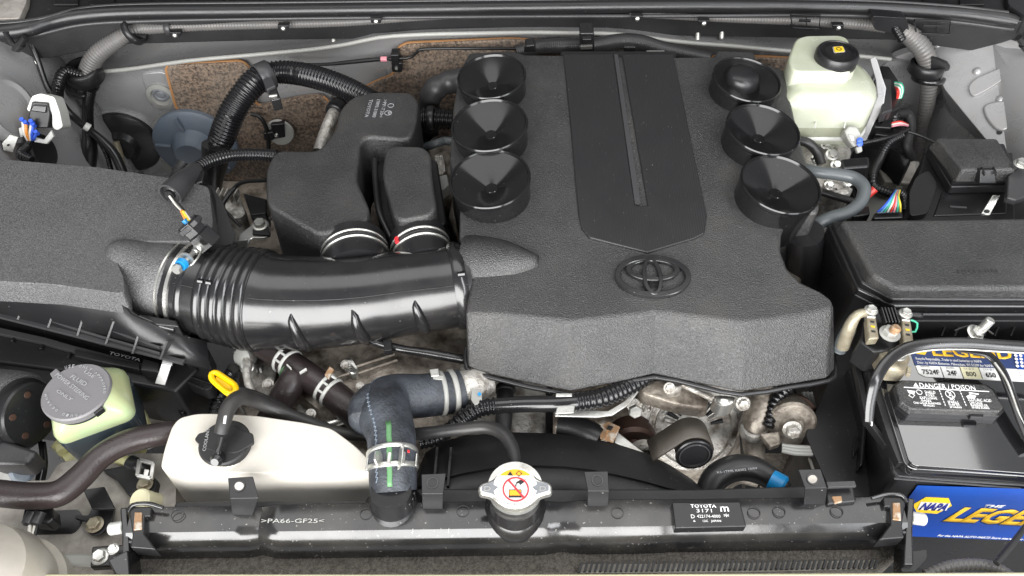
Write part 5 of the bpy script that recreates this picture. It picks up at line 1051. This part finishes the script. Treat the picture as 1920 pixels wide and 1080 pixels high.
for i, c_ in enumerate(('wire_green', 'wire_white', 'wire_green', 'wire_white', 'wire_red', 'wire_red')):
    tube('wire', [(1678 + i * 0.5, 155 + i * 2, .03, 2.2), (1690 - i * 1.4, 157 + i * 3, .035, 2.2), (1693 - i * 2, 170 + i, .03, 2.2), (1689 - i * 1.4, 184, .02, 2.2)], c_, t, n=8)
tube('conduit', [(1683, 182, .015, 9), (1680, 200, .01, 9), (1677, 222, .0, 9), (1675, 240, -.01, 9)], CB, t, rib=(.005, .15))
t = thing('wiring_loom', 'black looms and dark plugs bunched between milky tank and grey conduit', 'wiring')
prism('plug', [(1640, 222), (1672, 224), (1672, 240), (1640, 238)], .0, .03, SB, t, bevel=.002)
prism('plug', [(1646, 236), (1675, 240), (1676, 256), (1640, 252)], -.01, .03, SB, t, bevel=.002)
for i, c_ in enumerate(('wire_red', 'wire_white', 'wire_pink')): tube('wire', [(1672, 231 + i * 3, .0, 2), (1688, 228 + i * 3, .0, 2), (1702, 234 + i, -.01, 2)], c_, t, n=8)
tube('dark_sleeve', [(1672, 216, .0, 8), (1700, 215, -.01, 10), (1707, 240, -.02, 10), (1700, 270, -.03, 10), (1710, 300, -.05, 8)], DB, t)
casting('dark_mass', [(1670, 250), (1705, 252), (1712, 290), (1700, 315), (1680, 290), (1668, 280)], -.05, .04, DB, t, amp=.006, scale=50)
tube('conduit', [(1704, 243, .0, 4.5), (1680, 254, .005, 4.5), (1650, 262, .01, 4.5), (1615, 269, .01, 4.5)], CB, t, rib=(.0035, .15))
tube('conduit', [(1690, 255, -.0, 8), (1665, 270, -.0, 9), (1648, 300, -.01, 9), (1636, 330, -.01, 9), (1640, 350, -.015, 9), (1665, 362, -.02, 10), (1680, 366, -.02, 10)], CB, t, rib=(.0045, .14))
tube('cable', [(1700, 246, .0, 2.5), (1725, 254, .0, 2.5), (1755, 268, .0, 2.5)], 'black_wire', t, n=8)
prism('dark_block', [(1600, 280), (1640, 262), (1660, 290), (1630, 340), (1600, 330)], -.06, .05, DB, t, bevel=.004)
t = thing('grey_connector', 'light grey oval connector with blue sealed wires below the milky tank', 'connector')
gx = Pl(W(1600, 255, .055), (-.2, -.8, .8))
prism('body', [(1583, 246), (1592, 236), (1608, 238), (1618, 256), (1618, 270), (1600, 276), (1590, 262)], gx, .03, 'pale_grey_paint', t, bevel=.003, rnd=4)
prism('inner', [(1590, 252), (1600, 254), (1604, 264), (1596, 266)], gx, .01, 'zinc', t, bevel=.001, rise=.002)
for dv in (0, 6): lathe('seal', W(1610, 264 + dv, gx) + gx.n * .003, gx.n, [(.004, 0), (.004, .004), (.002, .005)], 'wire_blue', t, n=12)
prism('tail', [(1604, 276), (1616, 272), (1618, 284), (1608, 288)], gx, .01, 'pale_grey_paint', t, bevel=.002)
# grey conduit at the right rear
t = thing('wiring_loom', 'fat grey conduit bending down at the right rear corner', 'conduit')
tube('conduit', [(1480, 37, 'y.80', 9), (1560, 42, 'y.80', 10), (1620, 46, 'y.80', 11), (1660, 50, 'y.795', 12)], CG, t, rib=(.0048, .09))
tube('conduit', [(1180, 26, 'y.80', 6), (1260, 30, 'y.80', 6.5), (1320, 33, 'y.80', 7), (1400, 36, 'y.80', 8), (1480, 38, 'y.80', 9)], CG, t, rib=(.0048, .09))
prism('conduit_guard', [(1636, 30), (1700, 34), (1706, 62), (1690, 66), (1640, 56)], YP(.765), .02, SB, t, bevel=.003, rnd=5)
a = tube('conduit', [(1690, 55, 'y.775', 15), (1712, 72, 'y.77', 18), (1733, 98, 'y.76', 18), (1741, 125, 'y.755', 17), (1742, 160, 'y.75', 16), (1737, 200, 'y.745', 14), (1728, 240, 'y.74', 11), (1722, 280, 'y.73', 11), (1718, 315, 'y.72', 10)], CG, t, rib=(.006, .05))
tube('branch', [(1676, 48, 'y.77', 9), (1684, 62, 'y.765', 9), (1692, 76, 'y.76', 8)], CB, t, rib=(.005, .12))
ring('clamp', W(1741, 118, 'y.755'), V((0, -.002, -.018)), .027, SB, t, thick=.005); ring('clamp', W(1742, 142, 'y.752'), V((0, -.002, -.008)), .026, GL, t, thick=.005)
prism('clamp_arm', [(1748, 108), (1782, 122), (1780, 132), (1764, 136), (1760, 150), (1745, 140)], YP(.74), .01, SB, t, bevel=.002, rnd=3)
for (u, w_, lab) in ((1482, 56, 'black moulded clip frame hanging from the seal above the brake fluid tank'), (1714, 68, 'wider black moulded clip frame hanging from the right end of the seal')):
    t = thing('seal_clip', lab, 'clip'); v = 28 if u < 1500 else 38
    for a, b in (((u, v), (u + w_, v + 2)), ((u, v), (u + 4, v + 25)), ((u + 4, v + 25), (u + w_ - 2, v + 27)), ((u + w_, v + 2), (u + w_ - 2, v + 27)), ((u + 16, v + 10), (u + w_ - 18, v + 11)), ((u + w_ - 26, v + 2), (u + w_ - 26, v + 20))):
        strip('frame_bar', [a, b], 'y.765', .003, .004, 'satin_black_plastic', t)
# battery side fender floor visible between looms
t = thing('fender_floor', 'dirty cream painted body panel seen between hoses and fuse box', 'panel')
prism('panel', [(1500, 330), (1725, 300), (1735, 400), (1700, 420), (1560, 540), (1490, 480), (1490, 380)], -.13, .03, 'pale_grey_paint', t, bevel=.004)
prism('panel', [(1640, 300), (1720, 300), (1720, 345), (1660, 340)], -.09, .03, 'cream_label' if 0 else 'dusty_grey_paint', t, bevel=.004)
prism('seam', [(1515, 460), (1545, 430), (1530, 520), (1505, 530)], -.11, .02, 'pale_grey_paint', t, bevel=.003)
t = thing('grey_hose', 'smooth grey rubber hose looping out beside the front right trumpet', 'hose')
tube('hose', [(1495, 312, .04, 11), (1530, 322, .045, 11), (1570, 327, .045, 11.5), (1602, 334, .045, 12), (1620, 352, .045, 12), (1614, 378, .04, 12), (1590, 398, .035, 12), (1560, 408, .03, 13), (1530, 420, .02, 13)], 'grey_rubber', t, n=22)
t = thing('vacuum_hose', 'black hose bending down behind the middle right trumpet', 'hose')
tube('hose', [(1492, 262, .04, 9), (1515, 268, .04, 9), (1532, 285, .03, 9), (1540, 308, .02, 9)], 'rubber', t, n=18)
tube('hose', [(1540, 360, .0, 7), (1565, 368, .0, 7), (1600, 378, .0, 7)], 'rubber', t, n=14)
t = thing('rainbow_connector', 'flat connector with a fan of coloured wires behind the relay box lid', 'connector')
prism('body', [(1640, 398), (1692, 395), (1694, 408), (1638, 410)], .03, .03, SB, t, bevel=.002); strip('row', [(1644, 398), (1690, 395)], .034, .004, .002, 'grommet_blue', t)
for i, c_ in enumerate(('wire_blue', 'wire_sky', 'wire_green', 'wire_white', 'wire_red', 'wire_pink', 'wire_green', 'wire_yellow')):
    tube('wire', [(1646 + i * 6, 397, .035, 1.8), (1660 + i * 4, 384, .045, 1.8), (1672 + i * 1.8, 368, .045, 1.8), (1680 + i, 357, .03, 1.8)], c_, t, n=8)
tube('sheath', [(1683, 356, .02, 10), (1694, 370, .01, 10), (1697, 395, .0, 12)], CB, t, rib=(.004, .1))
lathe('red_clip', W(1634, 360, .03), (.5, .2, .6), [(.005, -.006), (.005, .006)], 'wire_red', t, n=10)
prism('bracket', [(1595, 392), (1630, 385), (1632, 402), (1600, 406)], .02, .03, SB, t, bevel=.002)
# small fuse box
t = thing('fuse_box', 'smaller black fuse box with a sloped lid, upper right', 'fuse box')
prism('lid', [(1757, 257), (1870, 259), (1906, 317), (1806, 318)], .055, .022, GB, t, bevel=.004, seg=4, flare=1.10)
prism('lid_skirt', [(1742, 268), (1884, 268), (1912, 336), (1788, 338)], .034, .01, SB, t, bevel=.003)
prism('lid_skirt', [(1740, 275), (1886, 275), (1912, 348), (1784, 350)], .026, .014, SB, t, bevel=.003)
prism('latch', [(1838, 318), (1866, 318), (1870, 345), (1836, 345)], Pl(W(1850, 320, .058), (0, -1, .5)), .02, SB, t, bevel=.002)
for du in (0, 22): strip('latch_rib', [(1840 + du, 314), (1846 + du, 328)], .057, .002, .004, GL, t)
prism('case', [(1735, 285), (1900, 285), (1905, 420), (1720, 420), (1718, 340)], .01, .15, DB, t, bevel=.003)
prism('case_front', [(1770, 350), (1890, 350), (1888, 400), (1750, 405)], .012, .05, SB, t, bevel=.002)
prism('cable_boot', [(1718, 330), (1742, 318), (1758, 345), (1740, 400), (1706, 405), (1705, 360)], .02, .08, DB, t, bevel=.006, rnd=8)
text('moulded_text', 'RELAY & FUSE', (1815, 266), (1848, 300), H(.055), 'grey_black_plastic', t, hpx=6, rise=.0005)
prism('steel_strap', [(1862, 366), (1876, 366), (1856, 404), (1838, 404)], Pl(W(1858, 385, .02), (0, -1, .9)), .002, 'zinc', t, bevel=.0008); decal('strap_hole', circ(1850, 396, 5, .7), Pl(W(1858, 385, .02), (0, -1, .9)), 'black_print', t, rise=.0008)
strip('ledge', [(1780, 388), (1812, 390)], .03, .003, .003, 'grey_black_plastic', t)
t = thing('wing_bracket', 'dark bracket with a silver bolt at the right edge above the relay box', 'bracket')
prism('plate', [(1890, 330), (1925, 300), (1960, 310), (1950, 360), (1905, 375), (1888, 370)], .05, .01, 'grey_black_plastic', t, bevel=.002); bolt(1914, 308, .06, 10, ZN, t)
# relay box
t = thing('relay_box', 'large grained black relay and fuse box lid at the right edge', 'fuse box')
RB = H(.062)
prism('lid', [(1576, 411), (2120, 405), (2120, 540), (1682, 541), (1636, 515)], RB, .022, GB, t, bevel=.006, seg=5, flare=1.02)
prism('lid_skirt', [(1560, 414), (2140, 408), (2140, 562), (1673, 561), (1614, 528)], .046, .014, SB, t, bevel=.003)
prism('lid_skirt', [(1552, 420), (2150, 412), (2150, 575), (1676, 574), (1607, 541)], .038, .012, GL, t, bevel=.003)
prism('case', [(1546, 430), (2150, 430), (2150, 590), (1680, 590), (1600, 550)], .02, .25, SB, t, bevel=.004, flare=.97)
prism('case_wall', [(1700, 586), (2150, 586), (2150, 602), (1700, 602)], .012, .12, DB, t, bevel=.002)
for u in (1716, 1740): strip('case_fin', [(u, 566), (u - 3, 582)], .03, .002, .008, GL, t)
for u in (1775, 1800, 1855, 1875, 1905): strip('case_fin', [(u, 606), (u - 10, 630)], .0, .002, .002, SB, t)
text('moulded_text', 'RELAY & FUSE', (1798, 513), (1875, 512), RB, 'grey_black_plastic', t, hpx=7, rise=.0006, extrude=.0006)
tube('gasket', [(1562, 440, .03, 4), (1600, 520, .03, 4), (1672, 566, .036, 3), (1800, 568, .036, 3), (2000, 568, .036, 3)], 'grey_black_plastic', t, n=8)
strip('latch_bar', [(1716, 590), (1730, 591)], .02, .006, .004, 'grey_black_plastic', t)
# big black splash panel left of the battery
t = thing('battery_shield', 'tall matte black plastic panel left of the battery', 'panel')
prism('panel', [(1560, 470), (1620, 560), (1650, 640), (1700, 880), (1700, 960), (1610, 960), (1560, 925), (1510, 815), (1556, 712), (1572, 650), (1575, 560)], -.06, .15, DB, t, bevel=.004, rnd=10)
prism('ridge', [(1590, 690), (1604, 692), (1626, 800), (1620, 870), (1612, 876), (1618, 800)], -.045, .02, SB, t, bevel=.002)
prism('clip_pocket', [(1605, 818), (1614, 832), (1600, 858), (1598, 844)], -.056, .004, SB, t, bevel=.001)
strip('wall_edge', [(1596, 640), (1625, 790), (1680, 860)], .0, .006, .01, SB, t)
t = thing('battery_tray_edge', 'black slanted plastic rails at the left side of the battery', 'tray')
strip('rail', [(1600, 630), (1640, 760), (1662, 830), (1682, 880)], .0, .008, .03, SB, t)
strip('rail', [(1622, 700), (1655, 770), (1672, 812)], .006, .004, .01, GL, t)

# =================================================================== BATTERY
t = thing('battery', 'black car battery with blue yellow and white labels, lower right', 'battery')
a = W(1703, 893, .012); b = W(1915, 912, .012); xd = (b - a).normalized(); fn = V((xd.y, -xd.x, 0)).normalized()
BF = Pl(a, fn); 
prism('case', [(1640, 660), (2150, 665), (2150, 938), (1915, 913), (1740, 902), (1682, 896), (1672, 884)], .004, .23, SB, t, bevel=.004, flare=1.0)
prism('cover', [(1640, 640), (2150, 650), (2150, 912), (1915, 893), (1712, 880), (1696, 870), (1652, 730)], .018, .014, 'mirror_black_plastic', t, bevel=.003, rnd=10)
prism('cover_top', [(1655, 640), (2150, 650), (2150, 906), (1915, 887), (1716, 873), (1704, 864), (1664, 735)], .023, .006, 'mirror_black_plastic', t, bevel=.002, rnd=8)
strip('moulding_line', [(1676, 897), (1740, 902), (1915, 916)], .004, .002, .001, 'grey_black_plastic', t)
BP = H(.023)
decal('top_label', [(1700, 640), (1960, 650), (1960, 694), (1715, 685)], BP, 'navy_label', t)
decal('top_label', [(1716, 685.5), (1960, 694.5), (1960, 718), (1735, 707), (1722, 701)], BP, 'white_label', t, rnd=4)
decal('top_label', [(1798, 688.5), (1833, 690), (1842, 711.5), (1806, 710)], BP, 'cream_label', t, rise=.0007)
for u in (1762, 1798, 1833): decal('label_rule', [(u, 689), (u + .9, 689), (u + 8.9, 711), (u + 8, 711)], BP, 'black_print', t, rise=.001)
decal('brand_hexagon', [(1709, 652), (1717, 647), (1733, 648), (1740, 656), (1734, 666), (1718, 664)], BP, 'yellow_print', t, rise=.0007)
text('brand_text', 'NAPA', (1713, 659.5), (1736, 661), BP, 'blue_print', t, hpx=7, rise=.0012, bold=.03)
text('brand_text', 'LEGEND', (1749, 667), (1900, 674), BP, 'gold_print', t, hpx=18, rise=.0008, bold=.03)
text('brand_text', 'THE', (1764, 647.5), (1778, 648), BP, 'white_print', t, hpx=4, rise=.0008)
text('label_text', 'Recycle Responsibly...Trade in used batteries to NAPA', (1717, 675), (1841, 681), BP, 'white_print', t, hpx=4.5, rise=.0008)
text('label_text', 'Distr. by NAPA Batteries, Milwaukee, WI 53209 for NAPA', (1720, 682.5), (1862, 689.5), BP, 'white_print', t, hpx=4.5, rise=.0008)
for s_, x0, x1, y in (('7524F', 1730, 1762, 702), ('24F', 1777, 1795, 704), ('800', 1812, 1831, 706), ('650', 1849, 1868, 708)): text('label_text', s_, (x0, y), (x1, y + 1), BP, 'black_print', t, hpx=8, rise=.001, bold=.015)
for s_, x0, x1, y in (('NAPA NO.', 1726, 1744, 689.5), ('BCI NO.', 1774, 1789, 692), ('CA @ 32', 1807, 1826, 693.5), ('CCA @ 0', 1843, 1864, 695)): text('label_text', s_, (x0, y), (x1, y + .5), BP, 'grey_print', t, hpx=3, rise=.001)
# second label at the right edge with dots
decal('top_label', [(1897, 655), (2000, 658), (2000, 700), (1908, 694)], BP, 'blue_label', t, rise=.0012); decal('top_label', [(1908, 694), (2000, 700), (2000, 716), (1916, 712)], BP, 'white_label', t, rise=.0012)
for i in range(5):
    for j in range(2): ringdecal('label_dot', 1902 + j * 9 + i, 662 + i * 6.5, 3, .8, BP, 'white_print', t, rise=.0018, n=12)
# vent cap panel
VP = H(.040)
vc = [(1692, 713), (1705, 712), (1848, 721), (1862, 730), (1882, 764), (1874, 772), (1708, 767), (1688, 752), (1679, 722)]
v = prism('vent_cap', vc, VP, .010, 'grained_black_plastic', t, bevel=.0018, seg=3)
prism('skirt', [(1676, 720), (1690, 712), (1850, 720), (1866, 730), (1884, 770), (1874, 781), (1704, 775), (1684, 758)], .031, .010, SB, v, bevel=.0015)
prism('tongue', [(1817, 774), (1845, 776), (1844, 783), (1820, 782)], .034, .006, SB, v, bevel=.001)
def tx(s_, a, b, h): text('printed_text', s_, a, b, VP, 'white_print', v, hpx=h, rise=.0006, bold=.008)
decal('warning_triangle', [(1712, 725), (1722, 726), (1716, 718)], VP, 'white_print', v, rise=.0006)
tx('DANGER / POISON', (1725, 727), (1829, 732), 8.5)
decal('print_rule', [(1694, 726), (1854, 734.2), (1854, 735.5), (1694, 727.4)], VP, 'white_print', v, rise=.0006)
for s_, a, b, h in (('SHIELD', (1734, 738), (1754, 739), 5), ('EYES', (1736, 743), (1752, 744), 4), ('EXPLOSIVE', (1725, 748), (1757, 749.5), 4.5), ('GASES', (1727, 753), (1746, 754), 4), ('CAN CAUSE BLINDNESS', (1713, 757), (1764, 759), 3.6), ('OR INJURY', (1731, 762), (1753, 763), 3.6),
                   ('NO', (1781, 751), (1790, 751.5), 4), ('SPARKS', (1777, 756), (1797, 757), 4), ('FLAMES', (1779, 760), (1799, 761), 4), ('SMOKING', (1781, 765), (1803, 766), 4),
                   ('SULFURIC ACID', (1815, 752), (1859, 754.5), 5), ('CAN CAUSE', (1818, 757), (1842, 758), 4), ('BLINDNESS OR', (1820, 761.5), (1852, 763), 4), ('SEVERE BURNS', (1822, 766), (1855, 767.5), 4)): tx(s_, a, b, h)
ringdecal('print_ring', 1781, 740, 9, 7.8, VP, 'white_print', v, rise=.0006); ringdecal('print_ring', 1723, 736, 5.5, 4.5, VP, 'white_print', v, rise=.0006)
decal('print_slash', [(1775, 735), (1776.5, 734), (1788, 745), (1786.5, 746)], VP, 'white_print', v, rise=.0006); decal('print_flame', [(1778, 744), (1781, 735), (1785, 742)], VP, 'white_print', v, rise=.0006)
decal('print_shape', [(1700, 732), (1716, 734), (1714, 739), (1704, 738)], VP, 'white_print', v, rise=.0006); ringdecal('print_box', 1709, 742, 6, 4.8, VP, 'white_print', v, rise=.0006, n=4)
decal('print_hand', [(1811, 744), (1818, 740), (1830, 743), (1827, 748), (1814, 747)], VP, 'white_print', v, rise=.0006); decal('print_tube', [(1816, 736), (1835, 739), (1834, 741), (1816, 738)], VP, 'white_print', v, rise=.0006)
for (u0, u1) in ((1760, 1772), (1798, 1811)):
    for q in range(6): f = q / 6; g_ = f + .11; decal('print_dash', [(u0 + (u1 - u0) * f, 732 + 31 * f), (u0 + 1.4 + (u1 - u0) * f, 732 + 31 * f), (u0 + 1.4 + (u1 - u0) * g_, 732 + 31 * g_), (u0 + (u1 - u0) * g_, 732 + 31 * g_)], VP, 'white_print', v, rise=.0006)
# front label
decal('front_label', [(1720, 909), (2060, 920), (2060, 1022), (1905, 1012), (1702, 1004), (1694, 945)], BF, 'blue_label', t, rise=.0006)
decal('brand_hexagon', [(1711, 944), (1735, 930), (1778, 932), (1784, 946), (1756, 961), (1718, 958)], BF, 'yellow_print', t, rise=.0012)
decal('brand_band', [(1726, 938), (1781, 941), (1773, 954), (1719, 952)], BF, 'white_print', t, rise=.0018)
text('brand_text', 'NAPA', (1721, 951.5), (1770, 953.5), BF, 'blue_print', t, hpx=12.5, rise=.0026, shear=.35, bold=.035)
text('brand_text', 'THE', (1844, 949), (1882, 950), BF, 'white_print', t, hpx=4.5, rise=.0012, shear=.35, bold=.03)
text('brand_text', 'LEGEND', (1765, 975), (2010, 988), BF, 'navy_label', t, hpx=25, rise=.0010, shear=.45, bold=.055)
text('brand_text', 'LEGEND', (1768, 973), (2010, 986), BF, 'gold_print', t, hpx=24, rise=.0016, shear=.45, bold=.04)
text('label_text', 'For the NAPA AUTO PARTS Store nearest you call 1-800-LET-NAPA', (1757, 1003.5), (1990, 1014), BF, 'white_print', t, hpx=3.4, rise=.0012, shear=.3)
# hold down bar
h = thing('hold_down_bar', 'arched black steel hold down bar across the battery', 'bar')
bar = [(1629, 790, .03, 9), (1632, 755, .045, 10), (1642, 715, .062, 11), (1662, 680, .068, 11), (1695, 655, .07, 11), (1740, 645, .07, 11), (1800, 643, .07, 11), (1870, 647, .07, 11), (2000, 655, .07, 11)]
tube('bar', bar, GL, h, n=20, flat=.45); tube('bar_edge', [(u + (5 if i < 4 else 0), v + (12 if i > 3 else 8), z - .004, 2) for i, (u, v, z, r) in enumerate(bar)], 'zinc', h, n=8)
tube('bar_arm', [(1790, 655, .06, 5), (1845, 662, .05, 10), (1875, 690, .045, 12), (1895, 735, .04, 12), (1915, 790, .035, 12), (1935, 840, .03, 12)], GL, h, n=20, flat=.5)
tube('arm_edge', [(1865, 680, .05, 2.5), (1888, 715, .048, 2.5), (1908, 770, .04, 2.5), (1925, 810, .035, 2.5)], 'zinc', h, n=8)
lathe('stud', W(1830, 628, .062), (.25, .1, 1), [(.005, -.02), (.005, .024), (.004, .025)], ZN, h, n=16); bolt(1828, 624, .066, 12, ZN, h, axis=(.2, -.2, 1))
tube('wire_hook', [(1790, 620, .06, 2), (1810, 612, .065, 2), (1840, 612, .065, 2), (1862, 626, .06, 2)], 'black_wire', h, n=8)
# terminal and fusible links
k = thing('battery_terminal', 'corroded brass battery terminal with clear yellow fuses and hex nuts', 'terminal')
TP2 = H(.06)
prism('black_base', [(1622, 580), (1700, 578), (1706, 650), (1640, 660), (1612, 640)], .05, .04, SB, k, bevel=.003)
for i in range(5): strip('comb_fin', [(1651 + i * 6, 580), (1660 + i * 6, 608)], .064, .002, .008, GL, k)
for u0, v0 in ((1627, 592), (1692, 598)):
    prism('fuse_window', [(u0 - 2, v0), (u0 + 16, v0 + 2), (u0 + 22, v0 + 42), (u0 + 2, v0 + 44)], .066, .012, 'brass_metal', k, bevel=.002)
    prism('fuse_cap', [(u0 - 4, v0 - 14), (u0 + 14, v0 - 12), (u0 + 17, v0 + 4), (u0 - 1, v0 + 2)], .068, .01, ZN, k, bevel=.002)
    for q in range(3): decal('fuse_mark', [(u0 + 4 + q, v0 + 10 + q * 9), (u0 + 12 + q, v0 + 11 + q * 9), (u0 + 12 + q, v0 + 14 + q * 9), (u0 + 5 + q, v0 + 13 + q * 9)], H(.066), 'yellow_print' if q == 1 else 'black_print', k, rise=.0006)
    bolt(u0 + 6, v0 - 10, .070, 9, ZN, k)
bolt(1668, 626, .064, 14, 'pale_grey_paint', k); lathe('threaded_post', W(1675, 622, .07), (.2, .1, 1), [(.0055, -.01), (.0055, .006), (.004, .008)], 'rusty_metal', k, n=14)
casting('clamp', [(1650, 640), (1688, 634), (1706, 660), (1704, 695), (1660, 690), (1650, 665)], .046, .02, 'brass_metal', k, amp=.003, scale=90)
bolt(1683, 665, .05, 11, ZN, k)
for a, b in (((1656, 690), (1660, 700)), ((1704, 690), (1702, 704))): strip('clamp_prong', [a, b], .05, .004, .006, 'brass_metal', k)
tube('cable_lug', [(1628, 585, .066, 8), (1608, 590, .066, 9), (1597, 605, .058, 11), (1590, 622, .045, 12), (1580, 650, .02, 12)], 'brass_metal', k, n=14)
tube('cable_boot', [(1592, 618, .045, 13), (1584, 634, .03, 14), (1574, 655, .01, 13)], 'grey_rubber', k, rib=(.005, .08))
tube('ring_wire', [(1708, 600, .066, 2), (1720, 606, .066, 2), (1716, 622, .06, 2), (1704, 620, .06, 2)], 'wire_green', k, n=8)
strip('small_pin', [(1710, 590), (1727, 591)], .062, .004, .003, 'grey_black_plastic', k)
t = thing('front_hose', 'ribbed grey conduit in front of the battery by the pale crossmember', 'conduit')
tube('conduit', [(1735, 1078, -.02, 10), (1780, 1062, -.015, 11), (1830, 1058, -.015, 11), (1870, 1066, -.015, 11), (1900, 1085, -.02, 11)], CG, t, rib=(.005, .1))
t = thing('support_rod', 'dark rod standing in front of the blue battery label', 'rod')
tube('rod', [(1925, 985, .0, 5), (1890, 1030, .0, 6), (1868, 1056, .0, 6)], DB, t, n=12)


groups = dict(loom_clip='clips along the conduit below the seal', tank_bracket='folded brackets on the radiator tank', radiator_bracket='radiator end brackets', insulation_pad='felt pads on the firewall',
              hinge_bracket='hinge brackets in the rear corners', seal_clip='clip frames hanging from the seal', rubber_neck='rubber necks under the resonators', round_grommet='round grommets in the firewall',
              support_bracket='black brackets on the radiator support', resonator_box='resonator boxes on the intake', wiring_loom='corrugated wiring looms', coolant_hose='brown coolant hoses')
for o in COL.objects:
    if o.parent is None and o.name.split('.')[0] in groups and 'label' in o: o['group'] = groups[o.name.split('.')[0]]
# =================================================================== tidy origins: every object sits at its own place
def kids(o): return [c for c in bpy.data.objects if c.parent == o]
child = {}
for o in bpy.data.objects: child.setdefault(o.parent, []).append(o)
def bbox(o):
    pts = []
    if o.type == 'MESH' and o.data.vertices:
        pts += [V((min(v.co[i] for v in o.data.vertices) for i in range(3))), V((max(v.co[i] for v in o.data.vertices) for i in range(3)))]
    for c in child.get(o, []): pts += bbox(c)
    return pts
def settle(o, parent_loc):
    if o.type == 'MESH' and o.data.users == 1:
        vs = o.data.vertices
        if len(vs):
            lo = V((min(v.co[i] for v in vs) for i in range(3))); hi = V((max(v.co[i] for v in vs) for i in range(3))); c = (lo + hi) / 2
            o.data.transform(Matrix.Translation(-c))
        else: c = V()
    elif o.type == 'EMPTY':
        b = bbox(o)
        c = V(((min(p.x for p in b) + max(p.x for p in b)) / 2, (min(p.y for p in b) + max(p.y for p in b)) / 2, min(p.z for p in b))) if b else V()
    else: return
    o.location = c - parent_loc
    for k in child.get(o, []): settle(k, c)
for o in list(child.get(None, [])):
    if o.type in ('MESH', 'EMPTY'): settle(o, V())
